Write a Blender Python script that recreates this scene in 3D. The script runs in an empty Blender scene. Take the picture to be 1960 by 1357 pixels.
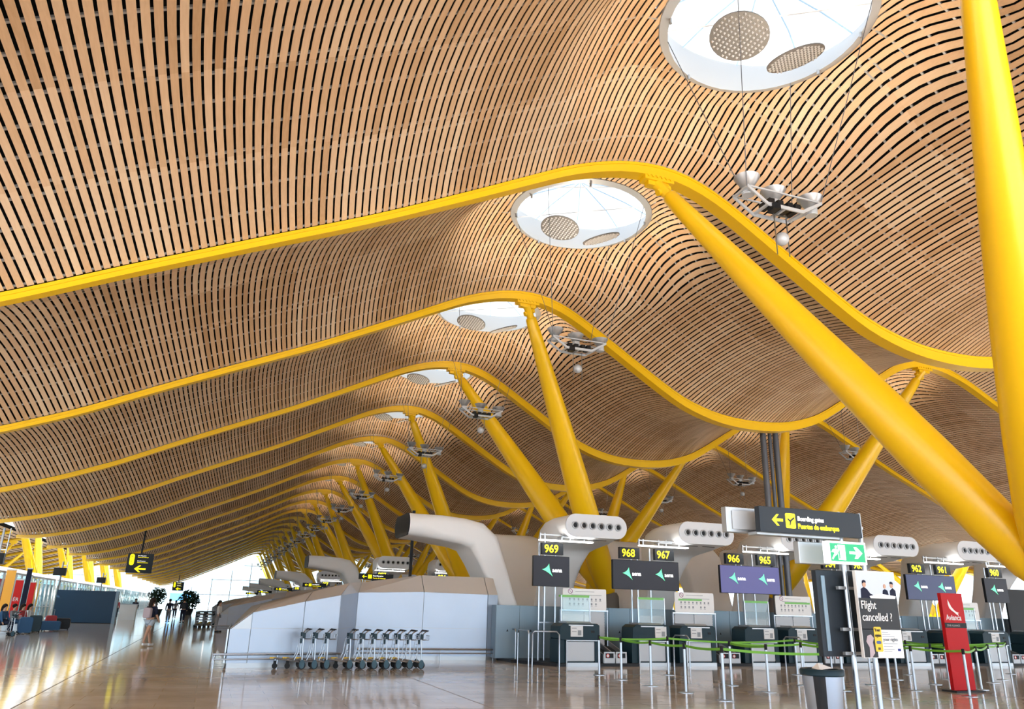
import bpy, math, random
import numpy as np
from mathutils import Vector, Matrix
random.seed(7); rng = np.random.default_rng(7)
S = bpy.context.scene
C = S.collection
PI = math.pi
# ------------------------------------------------------------------ camera
F_PX, W_PX = 1460.0, 1960.0
cam_d = bpy.data.cameras.new('camera'); cam = bpy.data.objects.new('camera', cam_d); C.objects.link(cam)
S.camera = cam
cam_d.sensor_width = 36.0; cam_d.lens = 36.0 * F_PX / W_PX
cam_d.clip_start = 0.05; cam_d.clip_end = 2000
# rows: world X, Y, Z seen in camera axes (right, up, forward)
_y = np.array([400 - 980, 678.5 - 1153, F_PX]); _y /= np.linalg.norm(_y)
_h = np.array([1, -0.025, 0.0]); _x = _h - _y * _h.dot(_y); _x /= np.linalg.norm(_x)
_z = np.cross(_x, _y); _z = _z if _z[1] > 0 else -_z
M = Matrix([[_x[0], _x[1], -_x[2], 0], [_y[0], _y[1], -_y[2], 0], [_z[0], _z[1], -_z[2], 1.6], [0, 0, 0, 1]])
cam.matrix_world = M
# ------------------------------------------------------------------ light
S.view_settings.view_transform = 'Standard'; S.view_settings.look = 'None'
S.view_settings.gamma = 1.0; S.view_settings.exposure = 0.55
w = bpy.data.worlds.new('daylight'); S.world = w; w.use_nodes = True
nt = w.node_tree; nt.nodes.clear()
o_ = nt.nodes.new('ShaderNodeOutputWorld'); bg = nt.nodes.new('ShaderNodeBackground')
tc = nt.nodes.new('ShaderNodeTexCoord'); sx = nt.nodes.new('ShaderNodeSeparateXYZ'); cr = nt.nodes.new('ShaderNodeValToRGB')
nt.links.new(tc.outputs['Generated'], sx.inputs[0]); nt.links.new(sx.outputs['Z'], cr.inputs[0])
cr.color_ramp.elements[0].position = 0.0; cr.color_ramp.elements[0].color = (0.80, 0.92, 1.0, 1)
cr.color_ramp.elements[1].position = 0.6; cr.color_ramp.elements[1].color = (0.40, 0.62, 1.0, 1)
nt.links.new(cr.outputs[0], bg.inputs[0])
# the sky is much brighter on the sun's side, behind the viewer
mr = nt.nodes.new('ShaderNodeMapRange'); mr.inputs['From Min'].default_value = 0.2; mr.inputs['From Max'].default_value = -0.9
mr.inputs['To Min'].default_value = 1.8; mr.inputs['To Max'].default_value = 3.2; mr.interpolation_type = 'SMOOTHSTEP'
nt.links.new(sx.outputs['Y'], mr.inputs['Value']); nt.links.new(mr.outputs[0], bg.inputs[1])
sun_d = bpy.data.lights.new('sun', 'SUN'); sun_d.energy = 20; sun_d.angle = 0.01; sun_d.color = (1, .95, .88)
sun = bpy.data.objects.new('sun', sun_d); C.objects.link(sun); sun.rotation_euler = (math.radians(42), 0, math.radians(-12))
nt.links.new(bg.outputs[0], o_.inputs[0])
S.cycles.max_bounces = 7; S.cycles.diffuse_bounces = 4; S.cycles.glossy_bounces = 3
S.cycles.transmission_bounces = 4; S.cycles.transparent_max_bounces = 8
S.cycles.sample_clamp_indirect = 6; S.cycles.use_denoising = True
# ------------------------------------------------------------------ materials
def mat(name, col, rough=0.5, metal=0.0, emit=None, es=0.0, noise=0.0, nscale=8.0, coat=0.0, alpha=1.0):
    m = bpy.data.materials.new(name); m.use_nodes = True
    n = m.node_tree; b = n.nodes['Principled BSDF']
    c = tuple(col) + (1,)
    b.inputs['Base Color'].default_value = c
    b.inputs['Roughness'].default_value = rough; b.inputs['Metallic'].default_value = metal
    if max(col) < .06 or (col[0] > .3 and col[1] < .05): b.inputs['Specular IOR Level'].default_value = .18
    b.inputs['Coat Weight'].default_value = coat; b.inputs['Alpha'].default_value = alpha
    if emit: b.inputs['Emission Color'].default_value = tuple(emit) + (1,); b.inputs['Emission Strength'].default_value = es
    if noise > 0:
        t = n.nodes.new('ShaderNodeTexCoord'); nz = n.nodes.new('ShaderNodeTexNoise'); nz.inputs['Scale'].default_value = nscale
        nz.inputs['Detail'].default_value = 3
        mx = n.nodes.new('ShaderNodeMix'); mx.data_type = 'RGBA'
        mx.inputs[6].default_value = tuple(x * (1 - noise) for x in col) + (1,)
        mx.inputs[7].default_value = tuple(min(1, x * (1 + noise)) for x in col) + (1,)
        n.links.new(t.outputs['Object'], nz.inputs['Vector']); n.links.new(nz.outputs[0], mx.inputs[0]); n.links.new(mx.outputs[2], b.inputs['Base Color'])
    return m
YEL = mat('yellow_paint', (0.86, 0.53, 0.004), 0.32, 0, noise=0.03, nscale=0.6)
STEEL = mat('polished_steel', (0.36, 0.39, 0.43), 0.28, 1.0)
BRUSH = mat('brushed_panel', (0.40, 0.47, 0.57), 0.42, 0.7, noise=0.05, nscale=1.2)
ALU = mat('grey_aluminium', (0.42, 0.44, 0.46), 0.35, 0.7)
WHITE = mat('white_shell', (0.80, 0.81, 0.82), 0.38, noise=0.03, nscale=0.8)
WPAINT = mat('white_paint', (0.85, 0.86, 0.86), 0.4)
DARK = mat('near_black', (0.012, 0.013, 0.015), 0.4)
RUB = mat('black_rubber', (0.02, 0.022, 0.025), 0.6)
TEAL = mat('dark_teal_laminate', (0.012, 0.035, 0.05), 0.35, noise=0.1)
NAVY = mat('navy_board', (0.010, 0.055, 0.12), 0.5, noise=0.1, nscale=1)
LOCK = mat('blue_grey_panel', (0.22, 0.31, 0.38), 0.4, 0.3)
GREYP = mat('light_grey_panel', (0.50, 0.54, 0.58), 0.4, 0.2)
DGREY = mat('dark_grey_box', (0.026, 0.030, 0.036), 0.45)
SIGNG = mat('sign_grey', (0.030, 0.040, 0.052), 0.4)
SCR = mat('screen_grey', (0.02, 0.021, 0.028), 0.35, emit=(0.02, 0.022, 0.03), es=0.5)
SCRV = mat('screen_violet', (0.03, 0.03, 0.08), 0.35, emit=(0.06, 0.06, 0.21), es=.8)
SCRB = mat('screen_navy', (0.02, 0.025, 0.06), 0.35, emit=(0.012, 0.025, 0.09), es=.7)
GRN = mat('logo_green', (0.1, 0.6, 0.3), 0.5, emit=(0.12, 0.75, 0.36), es=1.0)
LWHT = mat('lit_white', (0.9, 0.9, 0.9), 0.5, emit=(1, 1, 1), es=1.0)
LYEL = mat('lit_yellow', (0.9, 0.8, 0.02), 0.5, emit=(1, 0.86, 0.0), es=0.9)
TUBE = mat('lit_tube', (1, 1, 1), 0.5, emit=(1, 0.98, 0.94), es=6)
BULB = mat('lit_bulb', (1, 1, 1), 0.5, emit=(1, 0.95, 0.85), es=25)
TAPE = mat('green_tape', (0.16, 0.46, 0.03), 0.5)
GSTR = mat('green_strip', (0.22, 0.62, 0.16), 0.5)
INK = mat('grey_print', (0.30, 0.33, 0.36), 0.6)
RED = mat('totem_red', (0.52, 0.008, 0.014), 0.4)
REDL = mat('bright_red', (0.75, 0.03, 0.03), 0.5)
EXG = mat('exit_green', (0, 0.25, 0.1), 0.4, emit=(0.0, 0.36, 0.14), es=0.7)
EXW = mat('exit_white', (0.9, 0.95, 0.9), 0.4, emit=(0.9, 1, 0.93), es=.7)
PIPE = mat('dark_grey_pipe', (0.10, 0.11, 0.13), 0.4, 0.3)
WHEEL = mat('blue_grey_wheel', (0.03, 0.09, 0.13), 0.5)
SHUT = mat('shutter_white', (0.62, 0.66, 0.70), 0.45)
LINER = mat('ceiling_void', (0.006, 0.006, 0.007), 0.9)
CLIP = mat('clip_metal', (0.42, 0.42, 0.42), 0.5, 0.3)
CONC = mat('concrete', (0.33, 0.30, 0.27), 0.7, noise=0.1, nscale=3)
APRON = mat('pale_paving', (0.62, 0.60, 0.56), 0.8, noise=0.05, nscale=.3)
LEAF = mat('dark_leaves', (0.015, 0.04, 0.02), 0.6, noise=0.3)
SKIN = mat('skin', (0.55, 0.33, 0.23), 0.6)
HAIR = mat('dark_hair', (0.02, 0.013, 0.01), 0.6)
NAVYC = mat('navy_cloth', (0.02, 0.025, 0.05), 0.8)
DENIM = mat('pale_denim', (0.45, 0.55, 0.65), 0.8)
GREYC = mat('grey_cloth', (0.22, 0.23, 0.25), 0.8)
REDC = mat('red_cloth', (0.45, 0.05, 0.06), 0.8)
BLUEC = mat('blue_cloth', (0.03, 0.10, 0.22), 0.8)
PINKC = mat('grey_pink_cloth', (0.50, 0.42, 0.46), 0.8)
WOODY = mat('yellow_plastic', (0.75, 0.5, 0.05), 0.5)
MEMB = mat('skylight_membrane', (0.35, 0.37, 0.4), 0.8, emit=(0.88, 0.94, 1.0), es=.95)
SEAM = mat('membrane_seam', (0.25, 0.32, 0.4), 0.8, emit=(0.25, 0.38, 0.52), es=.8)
CANO = mat('canopy_foil', (0.8, 0.88, 0.95), 0.7, emit=(0.78, 0.90, 1.0), es=1.2)
FARS = mat('far_blue_screen', (0.1, 0.4, 0.9), 0.5, emit=(0.15, 0.5, 1.0), es=2.2)
AMB = mat('amber_panel', (0.5, 0.25, 0.04), 0.5, emit=(0.6, 0.28, 0.03), es=0.5)
SKYP = mat('poster_sky', (0.55, 0.62, 0.72), 0.35)
PDK = mat('poster_dark', (0.03, 0.032, 0.035), 0.35)
GREENL = mat('green_leaf_light', (0.03, 0.09, 0.03), 0.6)
def glass_mat():
    m = bpy.data.materials.new('clear_glass'); m.use_nodes = True; n = m.node_tree; n.nodes.clear()
    o = n.nodes.new('ShaderNodeOutputMaterial'); t = n.nodes.new('ShaderNodeBsdfTransparent'); g = n.nodes.new('ShaderNodeBsdfGlossy'); mx = n.nodes.new('ShaderNodeMixShader')
    t.inputs[0].default_value = (0.82, 0.90, 0.92, 1); g.inputs['Roughness'].default_value = 0.03; mx.inputs[0].default_value = 0.05
    n.links.new(t.outputs[0], mx.inputs[1]); n.links.new(g.outputs[0], mx.inputs[2]); n.links.new(mx.outputs[0], o.inputs[0]); return m
GLASS = glass_mat()
def wood_mat():
    m = bpy.data.materials.new('bamboo_slats'); m.use_nodes = True; n = m.node_tree; b = n.nodes['Principled BSDF']
    a = n.nodes.new('ShaderNodeAttribute'); a.attribute_name = 'tone'
    r = n.nodes.new('ShaderNodeValToRGB'); e = r.color_ramp.elements
    e[0].position = 0.0; e[0].color = (0.50, 0.30, 0.15, 1); e[1].position = 1.0; e[1].color = (0.81, 0.62, 0.42, 1)
    k = e.new(0.5); k.color = (0.69, 0.465, 0.28, 1)
    t = n.nodes.new('ShaderNodeTexCoord'); mp = n.nodes.new('ShaderNodeMapping'); mp.inputs['Scale'].default_value = (30, 1.2, 30)
    nz = n.nodes.new('ShaderNodeTexNoise'); nz.inputs['Scale'].default_value = 1.0; nz.inputs['Detail'].default_value = 3
    ad = n.nodes.new('ShaderNodeMath'); ad.operation = 'MULTIPLY_ADD'; ad.inputs[1].default_value = 0.5; 
    n.links.new(t.outputs['Object'], mp.inputs[0]); n.links.new(mp.outputs[0], nz.inputs['Vector']); n.links.new(nz.outputs[0], ad.inputs[0])
    sb = n.nodes.new('ShaderNodeMath'); sb.operation = 'SUBTRACT'; sb.inputs[1].default_value = 0.25
    n.links.new(a.outputs['Fac'], sb.inputs[0]); n.links.new(sb.outputs[0], ad.inputs[2]); n.links.new(ad.outputs[0], r.inputs[0])
    n.links.new(r.outputs[0], b.inputs['Base Color']); b.inputs['Roughness'].default_value = 0.42
    return m
WOOD = wood_mat()
def floor_mat():
    m = bpy.data.materials.new('polished_marble'); m.use_nodes = True; n = m.node_tree; b = n.nodes['Principled BSDF']
    t = n.nodes.new('ShaderNodeTexCoord')
    br = n.nodes.new('ShaderNodeTexBrick'); br.offset = 0.5; br.inputs['Scale'].default_value = 1.0
    br.inputs['Brick Width'].default_value = 1.2; br.inputs['Row Height'].default_value = 0.6; br.inputs['Mortar Size'].default_value = 0.004
    br.inputs['Color1'].default_value = (0.68, 0.61, 0.54, 1); br.inputs['Color2'].default_value = (0.80, 0.745, 0.68, 1); br.inputs['Mortar'].default_value = (0.46, 0.40, 0.34, 1)
    nz = n.nodes.new('ShaderNodeTexNoise'); nz.inputs['Scale'].default_value = 0.9; nz.inputs['Detail'].default_value = 6
    mx = n.nodes.new('ShaderNodeMix'); mx.data_type = 'RGBA'; mx.blend_type = 'MULTIPLY'; mx.inputs[0].default_value = 0.45
    rr = n.nodes.new('ShaderNodeValToRGB'); rr.color_ramp.elements[0].position = .3; rr.color_ramp.elements[0].color = (.55, .5, .46, 1); rr.color_ramp.elements[1].position = .7
    n.links.new(t.outputs['Object'], br.inputs['Vector']); n.links.new(t.outputs['Object'], nz.inputs['Vector']); n.links.new(nz.outputs[0], rr.inputs[0])
    n.links.new(br.outputs[0], mx.inputs[6]); n.links.new(rr.outputs[0], mx.inputs[7]); n.links.new(mx.outputs[2], b.inputs['Base Color'])
    b.inputs['Roughness'].default_value = 0.09; b.inputs['IOR'].default_value = 1.55; b.inputs['Specular IOR Level'].default_value = 0.5
    # gently uneven slabs
    bp = n.nodes.new('ShaderNodeBump'); bp.inputs['Strength'].default_value = 0.02; bp.inputs['Distance'].default_value = 0.05
    n2 = n.nodes.new('ShaderNodeTexNoise'); n2.inputs['Scale'].default_value = 2.5
    n.links.new(t.outputs['Object'], n2.inputs['Vector']); n.links.new(n2.outputs[0], bp.inputs['Height']); n.links.new(bp.outputs[0], b.inputs['Normal'])
    return m
MARB = floor_mat()
# ------------------------------------------------------------------ mesh helpers
class MB:
    def __init__(s): s.v = []; s.f = []; s.m = []; s.k = 0
    def add(s, vs, fs):
        o = len(s.v); s.v += [tuple(p) for p in vs]; s.f += [tuple(i + o for i in f) for f in fs]; s.m += [s.k] * len(fs); return s
    def mk(s, k): s.k = k; return s
    def box(s, x0, x1, y0, y1, z0, z1):
        return s.add([(x0, y0, z0), (x1, y0, z0), (x1, y1, z0), (x0, y1, z0), (x0, y0, z1), (x1, y0, z1), (x1, y1, z1), (x0, y1, z1)],
                     [(0, 3, 2, 1), (4, 5, 6, 7), (0, 1, 5, 4), (1, 2, 6, 5), (2, 3, 7, 6), (3, 0, 4, 7)])
    def cyl(s, p0, p1, r0, r1=None, n=12, caps=True):
        r1 = r0 if r1 is None else r1
        return s.tube([p0, p1], [r0, r1], n, caps)
    def tube(s, pts, r, n=8, caps=True):
        P = [Vector(p) for p in pts]; R = r if isinstance(r, (list, tuple)) else [r] * len(P)
        vs = []; fs = []; up = None
        for i, p in enumerate(P):
            d = (P[min(i + 1, len(P) - 1)] - P[max(i - 1, 0)]).normalized()
            if up is None:
                a = Vector((0, 0, 1)) if abs(d.z) < .9 else Vector((1, 0, 0)); up = (a - d * a.dot(d)).normalized()
            else: up = (up - d * up.dot(d)).normalized()
            sd = d.cross(up)
            for j in range(n):
                t = 2 * PI * j / n; vs.append(p + (up * math.cos(t) + sd * math.sin(t)) * R[i])
        for i in range(len(P) - 1):
            for j in range(n):
                k = (j + 1) % n; fs.append((i * n + j, i * n + k, (i + 1) * n + k, (i + 1) * n + j))
        if caps: fs.append(tuple(range(n))[::-1]); fs.append(tuple((len(P) - 1) * n + j for j in range(n)))
        return s.add(vs, fs)
    def prism(s, poly, axis, a0, a1):
        # poly of 2d points; axis 'x': (y,z) 'y': (x,z) 'z': (x,y)
        n = len(poly); f = {'x': lambda p, a: (a, p[0], p[1]), 'y': lambda p, a: (p[0], a, p[1]), 'z': lambda p, a: (p[0], p[1], a)}[axis]
        vs = [f(p, a0) for p in poly] + [f(p, a1) for p in poly]
        return s.add(vs, [tuple(range(n))[::-1], tuple(range(n, 2 * n))] + [(i, (i + 1) % n, n + (i + 1) % n, n + i) for i in range(n)])
    def lathe(s, prof, c=(0, 0, 0), n=20):
        vs = []; fs = []
        for r, z in prof:
            for j in range(n): t = 2 * PI * j / n; vs.append((c[0] + r * math.cos(t), c[1] + r * math.sin(t), c[2] + z))
        for i in range(len(prof) - 1):
            for j in range(n): k = (j + 1) % n; fs.append((i * n + j, i * n + k, (i + 1) * n + k, (i + 1) * n + j))
        fs.append(tuple(range(n))[::-1]); fs.append(tuple((len(prof) - 1) * n + j for j in range(n)))
        return s.add(vs, fs)
    def ball(s, c, r, n=12):
        pr = [(max(0.001, r * math.sin(PI * i / n)), -r * math.cos(PI * i / n)) for i in range(n + 1)]
        return s.lathe(pr, c, n * 2 if n < 12 else 20)
    def build(s, name, mats, parent=None, loc=(0, 0, 0), smooth=False, bevel=0.0):
        me = bpy.data.meshes.new(name); me.from_pydata([tuple(v) for v in s.v], [], s.f)
        ms = mats if isinstance(mats, (list, tuple)) else [mats]
        for m in ms: me.materials.append(m)
        if len(ms) > 1: me.polygons.foreach_set('material_index', s.m)
        me.validate(); me.update()
        if smooth:
            me.shade_smooth()
            me.set_sharp_from_angle(angle=math.radians(40))
        o = bpy.data.objects.new(name, me); C.objects.link(o); o.location = loc
        if parent: o.parent = parent
        if bevel > 0:
            b = o.modifiers.new('bevel', 'BEVEL'); b.width = bevel; b.segments = 2; b.limit_method = 'ANGLE'
        return o
def rrect(x0, x1, z0, z1, r, n=5):
    out = []
    for cx, cz, a in ((x1 - r, z1 - r, 0), (x0 + r, z1 - r, 90), (x0 + r, z0 + r, 180), (x1 - r, z0 + r, 270)):
        for i in range(n + 1): t = math.radians(a + 90 * i / n); out.append((cx + r * math.cos(t), cz + r * math.sin(t)))
    return out
def tag(o, label=None, cat=None, group=None, kind=None):
    if label: o['label'] = label
    if cat: o['category'] = cat
    if group: o['group'] = group
    if kind: o['kind'] = kind
    return o
def thing(name, label, cat, loc=(0, 0, 0), group=None, rz=0):
    o = bpy.data.objects.new(name, None); C.objects.link(o); o.location = loc; o.rotation_euler = (0, 0, rz); o.empty_display_size = .2
    return tag(o, label, cat, group)
def copy_tree(o, loc=None, label=None, group=None, rz=None, parent=None):
    c = o.copy(); C.objects.link(c); c.parent = parent
    if loc is not None: c.location = loc
    if rz is not None: c.rotation_euler = (0, 0, rz)
    if label: c['label'] = label
    if group: c['group'] = group
    for ch in list(o.children): copy_tree(ch, parent=c)
    return c
def struct(o): o['kind'] = 'structure'; return o
ORD = ['first', 'second', 'third', 'fourth', 'fifth', 'sixth', 'seventh', 'eighth', 'ninth', 'tenth', 'eleventh', 'twelfth']
_txt = {}
def text(s, size, mat_, parent, loc, name='lettering', rot=(PI / 2, 0, 0), sx=1.0, bold=0.0, align='LEFT', depth=0.003):
    key = (s, size, bold, align, depth, mat_.name)
    if key not in _txt:
        cu = bpy.data.curves.new('t', 'FONT'); cu.body = s; cu.size = size; cu.extrude = depth; cu.align_x = align; cu.align_y = 'BOTTOM_BASELINE'; cu.offset = bold * size
        cu.resolution_u = 3
        t = bpy.data.objects.new('t', cu); C.objects.link(t)
        bpy.context.view_layer.update()
        me = bpy.data.meshes.new_from_object(t.evaluated_get(bpy.context.evaluated_depsgraph_get())); bpy.data.objects.remove(t); bpy.data.curves.remove(cu)
        me.name = 'lettering'; me.materials.clear(); me.materials.append(mat_); _txt[key] = me
    o = bpy.data.objects.new(name, _txt[key]); C.objects.link(o); o.location = loc; o.rotation_euler = rot; o.scale = (sx, 1, 1)
    if parent: o.parent = parent
    return o
# ------------------------------------------------------------------ roof geometry
RY = lambda k: 9 * (k + 1.655)
K0, K1 = -3, 19
_px = np.array([-10.6, -9.9, -9.5, -7.7, -5.9, -4.1, -2.1, 0, 2.1, 4.4, 5.6, 7.0, 8.3, 9.4, 10.3, 11.2, 12.1, 13.3, 14.5, 15.7, 17.0, 18.0, 18.8])
_pz = np.array([4.78, 4.78, 4.82, 5.2, 5.8, 6.5, 7.45, 8.4, 9.33, 10.45, 11.05, 11.75, 12.15, 12.25, 12.1, 11.7, 11.15, 10.4, 9.65, 8.95, 8.55, 8.42, 8.4])
_px = np.concatenate([_px, 37.6 - _px[-2::-1]]); _pz = np.concatenate([_pz, _pz[-2::-1]])
xs = np.linspace(_px[0], _px[-1], 1200)
zs = np.interp(xs, _px, _pz)
ker = np.hanning(41); ker /= ker.sum()
zs = np.convolve(np.pad(zs, 20, mode='edge'), ker, 'valid')
arc = np.concatenate([[0], np.cumsum(np.hypot(np.diff(xs), np.diff(zs)))])
RIBH = np.interp(np.minimum(xs, 37.6 - xs), [-10, 3, 8, 11, 19], [.12, .16, .24, .30, .30])   # beams are slimmer on the long outer slopes
RIBW = np.interp(np.minimum(xs, 37.6 - xs), [-10, 3, 8, 11, 19], [.10, .13, .17, .19, .19])
zc = zs + RIBH
def at_s(s):
    x = np.interp(s, arc, xs); z = np.interp(s, arc, zc)
    dx = np.interp(s + .05, arc, xs) - np.interp(s - .05, arc, xs); dz = np.interp(s + .05, arc, zc) - np.interp(s - .05, arc, zc)
    l = np.hypot(dx, dz); return x, z, -dz / l, dx / l
BUL = 0.9
def bulge(t): return BUL * np.sin(PI * np.clip(t, 0, 1)) ** 0.85
def surf(s, Y, off=0.0):
    Y = np.asarray(Y, float); t = ((Y / 9.0 - 1.655) % 1.0); x, z, nx, nz_ = at_s(s); b = bulge(t)
    X, Z = x + nx * b, z + nz_ * b
    for q in SKS:
        if abs(s - q) < 4.4:
            # the ceiling flattens into a plane around each round opening
            x0, z0, _, _ = at_s(q); d = np.hypot(s - q, (t - .5) * 9)
            w_ = np.clip((4.3 - d) / (4.3 - SK_R), 0, 1); w_ = w_ * w_ * (3 - 2 * w_)
            X = X * (1 - w_) + (x0 + (s - q)) * w_; Z = Z * (1 - w_) + (z0 + .97 - .03 * (s - q) * (1 if q < 25 else -1)) * w_
    return X + nx * off, Y, Z + nz_ * off
PITCH, SW, TH = 0.158, 0.113, 0.014
SK_R = 2.12
SKS = []
s_of_x = lambda x: float(np.interp(x, xs, arc))
SKX = [9.35, 37.6 - 9.35]
SKS = [s_of_x(x) for x in SKX]
s_list = np.arange(0.1, arc[-1] - 0.1, PITCH)
_tones_panel = {}
def slats(k, nseg, sides):
    V = []; Fc = []; T = []
    y0, y1 = RY(k) + .12, RY(k + 1) - .12; yc = RY(k) + 4.5
    cuts = []
    for j, s in enumerate(s_list):
        iv = [(y0, y1)]
        for ss in SKS:
            d = abs(s - ss)
            if d < SK_R:
                h = math.sqrt(SK_R ** 2 - d * d); iv = [(y0, yc - h), (yc + h, y1)]
        for a, b in iv:
            if b - a < .05: continue
            n = max(2, int(round(nseg * (b - a) / 9.0)))
            ys = np.linspace(a, b, n + 1)
            base = []
            for off in ((0.0,) if not sides else (0.0, TH)):
                for e in (-SW / 2, SW / 2):
                    x, _, z = surf(s + e, ys, off); base.append(np.stack([x, ys, z], 1))
            o = len(V); m = len(base)
            for i in range(n + 1):
                for q in range(m): V.append(tuple(base[q][i]))
            for i in range(n):
                a0 = o + i * m; b0 = a0 + m; pn = int((ys[i] + ys[i + 1] - 2 * RY(k)) / 4.5)
                pk = (k, pn, j // 9)
                if pk not in _tones_panel: _tones_panel[pk] = rng.uniform(.3, .7)
                tk = (k, pn, j, 's')
                if tk not in _tones_panel: _tones_panel[tk] = rng.normal(0, .13)
                tn = _tones_panel[pk] + _tones_panel[tk]
                Fc.append((a0, b0, b0 + 1, a0 + 1)); T.append(tn)
                if sides:
                    Fc.append((a0, a0 + 2, b0 + 2, b0)); T.append(tn); Fc.append((a0 + 1, b0 + 1, b0 + 3, a0 + 3)); T.append(tn)
    me = bpy.data.meshes.new('ceiling'); me.from_pydata(V, [], Fc)
    at = me.attributes.new('tone', 'FLOAT', 'FACE'); at.data.foreach_set('value', T)
    me.materials.append(WOOD); me.update()
    o = bpy.data.objects.new('ceiling', me); C.objects.link(o); return struct(o)
for k in range(K0, K1):
    near = -2 <= k <= 5
    slats(k, 16 if near else 8, near)
# dark void liner above the slats, and the grey clip rails that carry them
def sheet(off, k, ds=0.5, ny=10, hole=True):
    ss = np.arange(0, arc[-1], ds); ys = np.linspace(RY(k), RY(k + 1), ny + 1); V = []; Fc = []; yc = RY(k) + 4.5
    for s in ss:
        x, _, z = surf(s, np.clip(ys, RY(k) + .001, RY(k + 1) - .001), off)
        V += [tuple(p) for p in np.stack([x, ys, z], 1)]
    m = ny + 1
    for i in range(len(ss) - 1):
        for j in range(ny):
            sc = (ss[i] + ss[i + 1]) / 2; yy = (ys[j] + ys[j + 1]) / 2
            if hole and min(math.hypot(sc - q, yy - yc) for q in SKS) < SK_R + .12: continue
            Fc.append((i * m + j, i * m + j + 1, (i + 1) * m + j + 1, (i + 1) * m + j))
    return V, Fc
mb = MB()
for k in range(K0, K1):
    V, Fc = sheet(0.22, k, 0.25, 24); mb.add(V, Fc)
o = mb.build('ceiling_void', LINER); struct(o)
mb = MB()
for k in range(-2, 5):
    ts = []
    for p in range(4):
        for q in (0.06, 0.36, 0.66, 0.94): ts.append((p + q) / 4)
    yc = RY(k) + 4.5
    for t in ts:
        Y = RY(k) + 9 * t; ss = np.arange(0, arc[-1], 0.5); vs = []; fs = []
        for s in ss:
            for (dy, of) in ((-.022, TH + .004), (.022, TH + .004), (.022, TH + .04), (-.022, TH + .04)):
                x, _, z = surf(s, np.array([Y]), of); vs.append((float(x[0]), Y + dy, float(z[0])))
        for i in range(len(ss) - 1):
            sc = ss[i] + .25
            if min(math.hypot(sc - q, Y - yc) for q in SKS) < SK_R + .2: continue
            for a in range(4): b = (a + 1) % 4; fs.append((i * 4 + a, (i + 1) * 4 + a, (i + 1) * 4 + b, i * 4 + b))
        mb.add(vs, fs)
o = mb.build('ceiling_rails', CLIP); struct(o)
# outer roof skin so that no sky leaks through
mb = MB()
for k in range(K0, K1):
    V, Fc = sheet(1.3, k, 1.5, 2, hole=False); mb.add(V, Fc)
o = mb.build('roof', CONC); struct(o)
# ------------------------------------------------------------------ yellow arch beams
beam = None
for k in range(K0, K1 + 1):
    vs = []; fs = []; sec = [(-1, 0), (1, 0), (1, 1), (-1, 1)]
    if beam is None or k == K0:
        mb = MB(); idx = range(0, len(xs), 8); n = 0
        for i in idx:
            for dy, dz in sec: vs.append((xs[i], dy * RIBW[i], zs[i] + dz * (RIBH[i] + .05)))
            n += 1
        for i in range(n - 1):
            for a in range(4): b = (a + 1) % 4; fs.append((i * 4 + a, i * 4 + b, (i + 1) * 4 + b, (i + 1) * 4 + a))
        fs += [(0, 1, 2, 3), ((n - 1) * 4 + 3, (n - 1) * 4 + 2, (n - 1) * 4 + 1, (n - 1) * 4)]
        mb.add(vs, fs); root = thing('roof_beam', 'x', 'roof beam', (0, RY(k), 0)); mb.build('web', YEL, root, smooth=True)
        fl = MB(); vs = []; fs = []
        for i in idx:
            for dy, dz in ((-1, -.035), (1, -.035), (1, -.012), (-1, -.012)): vs.append((xs[i], dy * (RIBW[i] + .025), zs[i] + RIBH[i] + dz))
        for i in range(n - 1):
            for a in range(4): b = (a + 1) % 4; fs.append((i * 4 + a, i * 4 + b, (i + 1) * 4 + b, (i + 1) * 4 + a))
        fl.add(vs, fs); fl.build('flange', YEL, root)
        beam = root; o = root
    else: o = copy_tree(beam, (0, RY(k), 0))
    if 0 <= k < 8: lab = 'yellow wave-shaped roof beam, %s in view from the camera' % ORD[k]
    elif k < 0: lab = 'yellow wave-shaped roof beam overhead, out of the top of the view'; o['group'] = 'roof beams overhead'
    else: lab = 'yellow wave-shaped roof beam far down the hall'; o['group'] = 'far roof beams'
    o['label'] = lab
# ------------------------------------------------------------------ leaning yellow columns
def column(b, t, label, group=None, sc=1.0):
    B = Vector(b); T = Vector(t); d = T - B; L = d.length; root = thing('leaning_column', label, 'column', b, group)
    pr = [(0, .30), (.04, .44), (.12, .53), (.25, .55), (.42, .51), (.6, .43), (.75, .34), (.88, .26), (.955, .215), (.96, .17)]
    mb = MB(); mb.tube([d * q for q, _ in pr], [r * sc * .92 for _, r in pr], 24); mb.build('shaft', YEL, root, smooth=True)
    # pin joint at the head
    mb = MB(); u = d.normalized(); side = u.cross(Vector((0, 1, 0))).normalized()
    e0 = d * .955; e1 = d - Vector((0, 0, .02))
    mb.tube([e0, e1], [.13 * sc, .16 * sc], 10)
    q = (e0 + e1) / 2; mb.cyl(q - side * .2, q + side * .2, .09, n=12)
    hb = MB(); hb.box(-.42, .42, -.16, .16, -.0, .16); hb.box(-.3, .3, -.1, .1, -.12, 0.0)
    for i in range(6): hb.cyl((-.33 + i * .13, -.17, .09), (-.33 + i * .13, -.2, .09), .035, n=8)
    mb.build('pin_joint', YEL, root, smooth=True); hb.build('head_plate', YEL, root, loc=tuple(d))
    mb = MB(); mb.lathe([(.62, -b[2]), (.5, -b[2] + .3), (.42, -.1), (.34, 0.05)], n=20); mb.build('base', CONC, root, smooth=True)
    return root
wv = ['first wave of the roof', 'second wave of the roof']
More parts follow.
